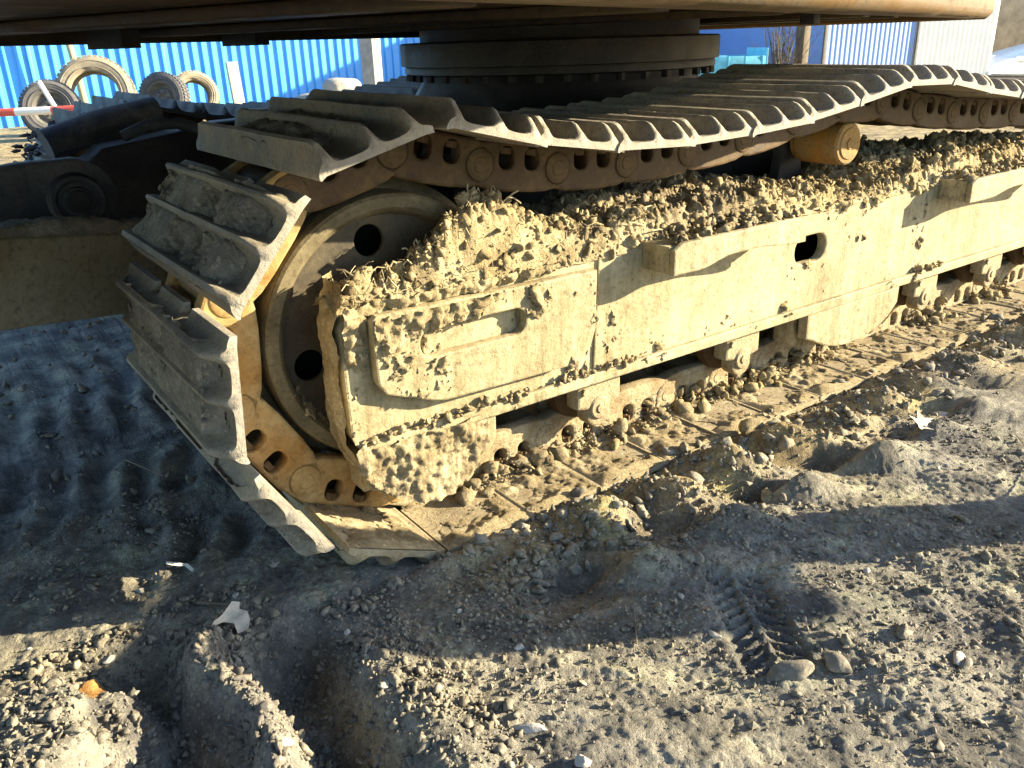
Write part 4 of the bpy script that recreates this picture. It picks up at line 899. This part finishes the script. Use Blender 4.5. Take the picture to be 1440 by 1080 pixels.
BP = add('barrier_pole', None, loc=(0, 0, 0), label='red and white striped barrier pole before the leftmost tyre', cat='barrier')
pA = Vector((-1.6, 9.55, 0.40)); pB = Vector((0.93, 7.9, 0.43)); dd = (pB-pA); n_ = 9
for i in range(n_):
    a = pA+dd*(i/n_); b = pA+dd*((i+1)/n_)
    add('red_section' if i % 2 == 0 else 'white_section', tube('section', [a, b], 0.036, 18), M_red if i % 2 == 0 else M_white, BP)
add('support_leg', tube('support_leg', [(0.62, 8.28, 0.68), (0.86, 8.12, -0.02)], 0.022, 10), M_white, BP)
add('support_leg', tube('support_leg', [(-1.3, 9.5, 0.5), (-1.3, 9.5, -0.02)], 0.022, 10), M_white, BP)

cpst = add('concrete_post', boxme('concrete_post', -0.09, 0.09, -0.09, 0.09, -0.2, 1.9, 0.012), M_concrete, None, loc=(4.22, 8.48, 0), rot=(0, 0, 0.5), label='square grey concrete post standing left of the swing bearing', cat='post')
wp = add('wooden_pole', tube('wooden_pole', [(1.75, 12.6, -0.1), (1.70, 12.6, 0.9), (1.60, 12.62, 2.1)], 0.05, 12, 0.04), M_straw, None, label='thin tan wooden pole leaning on the fence behind the largest tyre', cat='pole')
slab = add('concrete_slab', boxme('concrete_slab', -0.09, 0.09, -0.03, 0.03, -0.05, 0.75, 0.01), M_concrete, None, loc=(3.85, 12.3, 0), rot=(-0.12, 0, 0.1), label='upright grey concrete slab where sun and shade meet on the fence', cat='slab')
def sack(x, y, z, s, rz, label, seed):
    z -= 0.10 if z > 0.2 else 0.05
    bm = bmesh.new(); bmesh.ops.create_icosphere(bm, subdivisions=4, radius=1)
    me = bpy.data.meshes.new('filled_sack')
    for v in bm.verts:
        c = v.co; v.co = Vector((math.copysign(abs(c.x)**0.6, c.x)*0.34*s, math.copysign(abs(c.y)**0.7, c.y)*0.22*s, math.copysign(abs(c.z)**0.8, c.z)*0.14*s))
    bm.to_mesh(me); bm.free(); rough(me, 0.05, 5+seed); add('filled_sack', me, M_concrete if seed in (3, 5) else M_sack, None, loc=(x, y, z), rot=(0, 0, rz), label=label, cat='sack')
sack(3.55, 8.95, 0.10, 1.0, 0.3, 'pale sack at the left foot of the sack pile before the fence', 1)
sack(4.30, 9.35, 0.10, 1.1, -0.5, 'pale sack at the right foot of the sack pile before the fence', 2)
sack(3.80, 9.1, 0.33, 1.1, 0.1, 'greyer sack lying in the middle layer of the pile, left side', 3)
sack(4.45, 9.3, 0.34, 1.0, 0.9, 'pale sack lying in the middle layer of the pile, right side', 4)
sack(4.15, 9.2, 0.53, 0.8, 0.4, 'darker grey sack crowning the pile beside the concrete post', 5)

# light blue cargo cart
CT = add('cargo_cart', None, loc=(7.45, 6.15, 0), rot=(0, 0, -0.55), label='light cyan cargo cart parked before the fence right of the bearing', cat='cart')
add('cart_floor', boxme('cart_floor', -0.5, 0.6, -0.35, 0.35, 0.42, 0.46, 0.005), M_cyan, CT)
for y in (-0.35, 0.33): add('side_board', boxme('side_board', -0.5, 0.6, y, y+0.02, 0.465, 0.66, 0.004), M_cyan, CT)
for x in (-0.52, 0.60): add('end_board', boxme('end_board', x, x+0.02, -0.35, 0.35, 0.465, 0.74, 0.004), M_cyan, CT)
for i in range(6): add('side_rib', boxme('side_rib', -0.46+i*0.2, -0.44+i*0.2, -0.37, -0.351, 0.43, 0.66, 0.002), M_cyan, CT)
for x in (-0.25, 0.35):
    for y in (-0.38, 0.38): add('cart_wheel', lathe('cart_wheel', [(0.05, -0.03), (0.16, -0.03), (0.20, -0.035), (0.22, -0.02), (0.22, 0.02), (0.20, 0.035), (0.16, 0.03), (0.05, 0.03)], 28), M_rubberdk, CT, loc=(x, y, 0.22))

# scrubby dry bush and dark post left of the shed
BU = add('dry_bush', None, loc=(11.2, 8.0, 0), label='leafless grey brown bush growing left of the blue shed wall', cat='bush')
br = []; rb = random.Random(3)
for i in range(70):
    a = rb.uniform(0, 6.28); h = rb.uniform(0.5, 1.7); sp = rb.uniform(0.1, 0.55); p = Vector((rb.uniform(-.1, .1), rb.uniform(-.1, .1), 0)); pts = [p]
    for k in range(6): p = p+Vector((math.cos(a)*sp/6+rb.uniform(-.03, .03), math.sin(a)*sp/6+rb.uniform(-.03, .03), h/6)); pts.append(p)
    br.append(tube('b', pts, 0.009, 4, 0.002, False))
    for q in range(3):
        s = pts[rb.randint(2, 5)]; br.append(tube('b', [s, s+Vector((rb.uniform(-.15, .15), rb.uniform(-.15, .15), rb.uniform(.05, .2)))], 0.004, 4, 0.001, False))
add('branches', join('branches', br), M_bark, BU, kind='stuff')
add('timber_post', boxme('timber_post', -0.08, 0.08, -0.08, 0.08, -0.1, 2.2, 0.01), M_bark, None, loc=(11.55, 7.85, 0), label='dark timber post between the dry bush and the shed', cat='post')

add('boundary_wall', boxme('boundary_wall', 0, 12, -0.12, 0.12, -0.6, 2.4, 0.01), mat_plain('tan_render_wall', (0.42, 0.33, 0.22), 0.9, var=0.4, sc=4), None, loc=(22.0, 13.5, 0), rot=(0, 0, -0.5), label='low tan wall far behind the parked car', cat='wall')
# ---- silver car right of the shed
CR = add('parked_car', None, loc=(17.15, 7.45, -0.34), rot=(0, 0, math.radians(-28)), label='silver blue car parked at the right edge beyond the shed', cat='car')
sec = [(0.0, 0.30), (0.02, 0.52), (0.12, 0.66), (0.55, 0.78), (1.12, 0.90), (1.20, 0.93), (1.75, 1.28), (2.15, 1.43), (2.8, 1.46), (3.4, 1.38), (3.95, 1.08), (4.25, 1.02), (4.38, 0.92), (4.42, 0.55), (4.38, 0.30), (3.98, 0.24)]
arch = lambda cx: circ(cx, 0.31, 0.36, 12, math.radians(0), math.radians(180))
low = [(4.0, 0.26)]+[(p[0], p[1]) for p in circ(3.55, 0.30, 0.35, 11, 0, math.pi)]+[(3.15, 0.2), (1.25, 0.2)]+circ(0.82, 0.30, 0.35, 11, 0, math.pi)+[(0.40, 0.26)]
body = sec[:-1]+low
bme = plate('car_body', [p for p in body], [], -0.86, 0.86, 0.05)
for v_ in bme.vertices:
    z_ = v_.co.z
    if z_ > 0.85: v_.co.y *= 1-0.28*(z_-0.85)/0.6
    x_ = v_.co.x; v_.co.y *= 1-0.14*max(0, (0.5-x_)/0.5)**2-0.10*max(0, (x_-4.0)/0.4)**2
add('car_body', bme, M_car, CR)
def side_glass(sgn):
    pts = [(1.42, 0.97), (1.80, 1.24), (2.15, 1.35), (2.75, 1.375), (3.3, 1.31), (3.62, 1.05), (3.2, 0.99)]
    me = plate('side_window', pts, [], 0.0, 0.03, 0.004)
    for v_ in me.vertices: v_.co.y = sgn*(0.872*(1-0.28*(v_.co.z-0.85)/0.6)+0.004+(0.012 if sgn*1 > 0 else 0.012)*0) + (v_.co.y-0.015)*0.3
    add('side_window', me, M_glass, CR)
    add('wing_mirror', boxme('wing_mirror', 1.52, 1.72, sgn*0.97-0.10, sgn*0.97+0.10, 0.93, 1.07, 0.035, 3), M_car, CR)
    add('door_seam', tube('door_seam', [(1.5, sgn*0.862, 0.35), (1.47, sgn*0.862, 0.80), (1.5, sgn*0.848, 0.93)], 0.006, 6), M_dark, CR)
    add('door_handle', boxme('door_handle', 2.25, 2.43, sgn*0.87-0.012, sgn*0.87+0.012, 0.80, 0.825, 0.006), M_car, CR)
side_glass(-1); side_glass(1)
ws = pyd('windscreen', [(1.24, -0.70, 0.955), (1.24, 0.70, 0.955), (1.80, 0.60, 1.315), (1.80, -0.60, 1.315), (1.26, -0.70, 0.93), (1.26, 0.70, 0.93), (1.82, 0.60, 1.29), (1.82, -0.60, 1.29)], [(0, 1, 2, 3), (7, 6, 5, 4), (0, 4, 5, 1), (1, 5, 6, 2), (2, 6, 7, 3), (3, 7, 4, 0)], False)
add('windscreen', ws, M_glass, CR)
for y in (-0.6, 0.6): add('headlight', boxme('headlight', 0.03, 0.30, y-0.18, y+0.18, 0.60, 0.70, 0.03, 3), M_white, CR)
for x in (0.82, 3.55):
    for y in (-0.80, 0.80):
        wh = add('car_wheel', lathe('car_wheel', [(0.0, -0.09), (0.2, -0.10), (0.21, -0.115), (0.30, -0.11), (0.325, -0.08), (0.325, 0.08), (0.30, 0.11), (0.2, 0.11), (0, 0.09)], 36), M_rubberdk, CR, loc=(x, y, 0.32))
        add('wheel_rim', lathe('wheel_rim', [(0, -0.122), (0.05, -0.122), (0.19, -0.113), (0.205, -0.12), (0.21, -0.1155)] if y < 0 else [(0, 0.122), (0.05, 0.122), (0.19, 0.113), (0.205, 0.12), (0.21, 0.1155)], 30), M_grey, wh)

bpy.data.objects.remove(UP); bpy.data.objects.remove(TF)
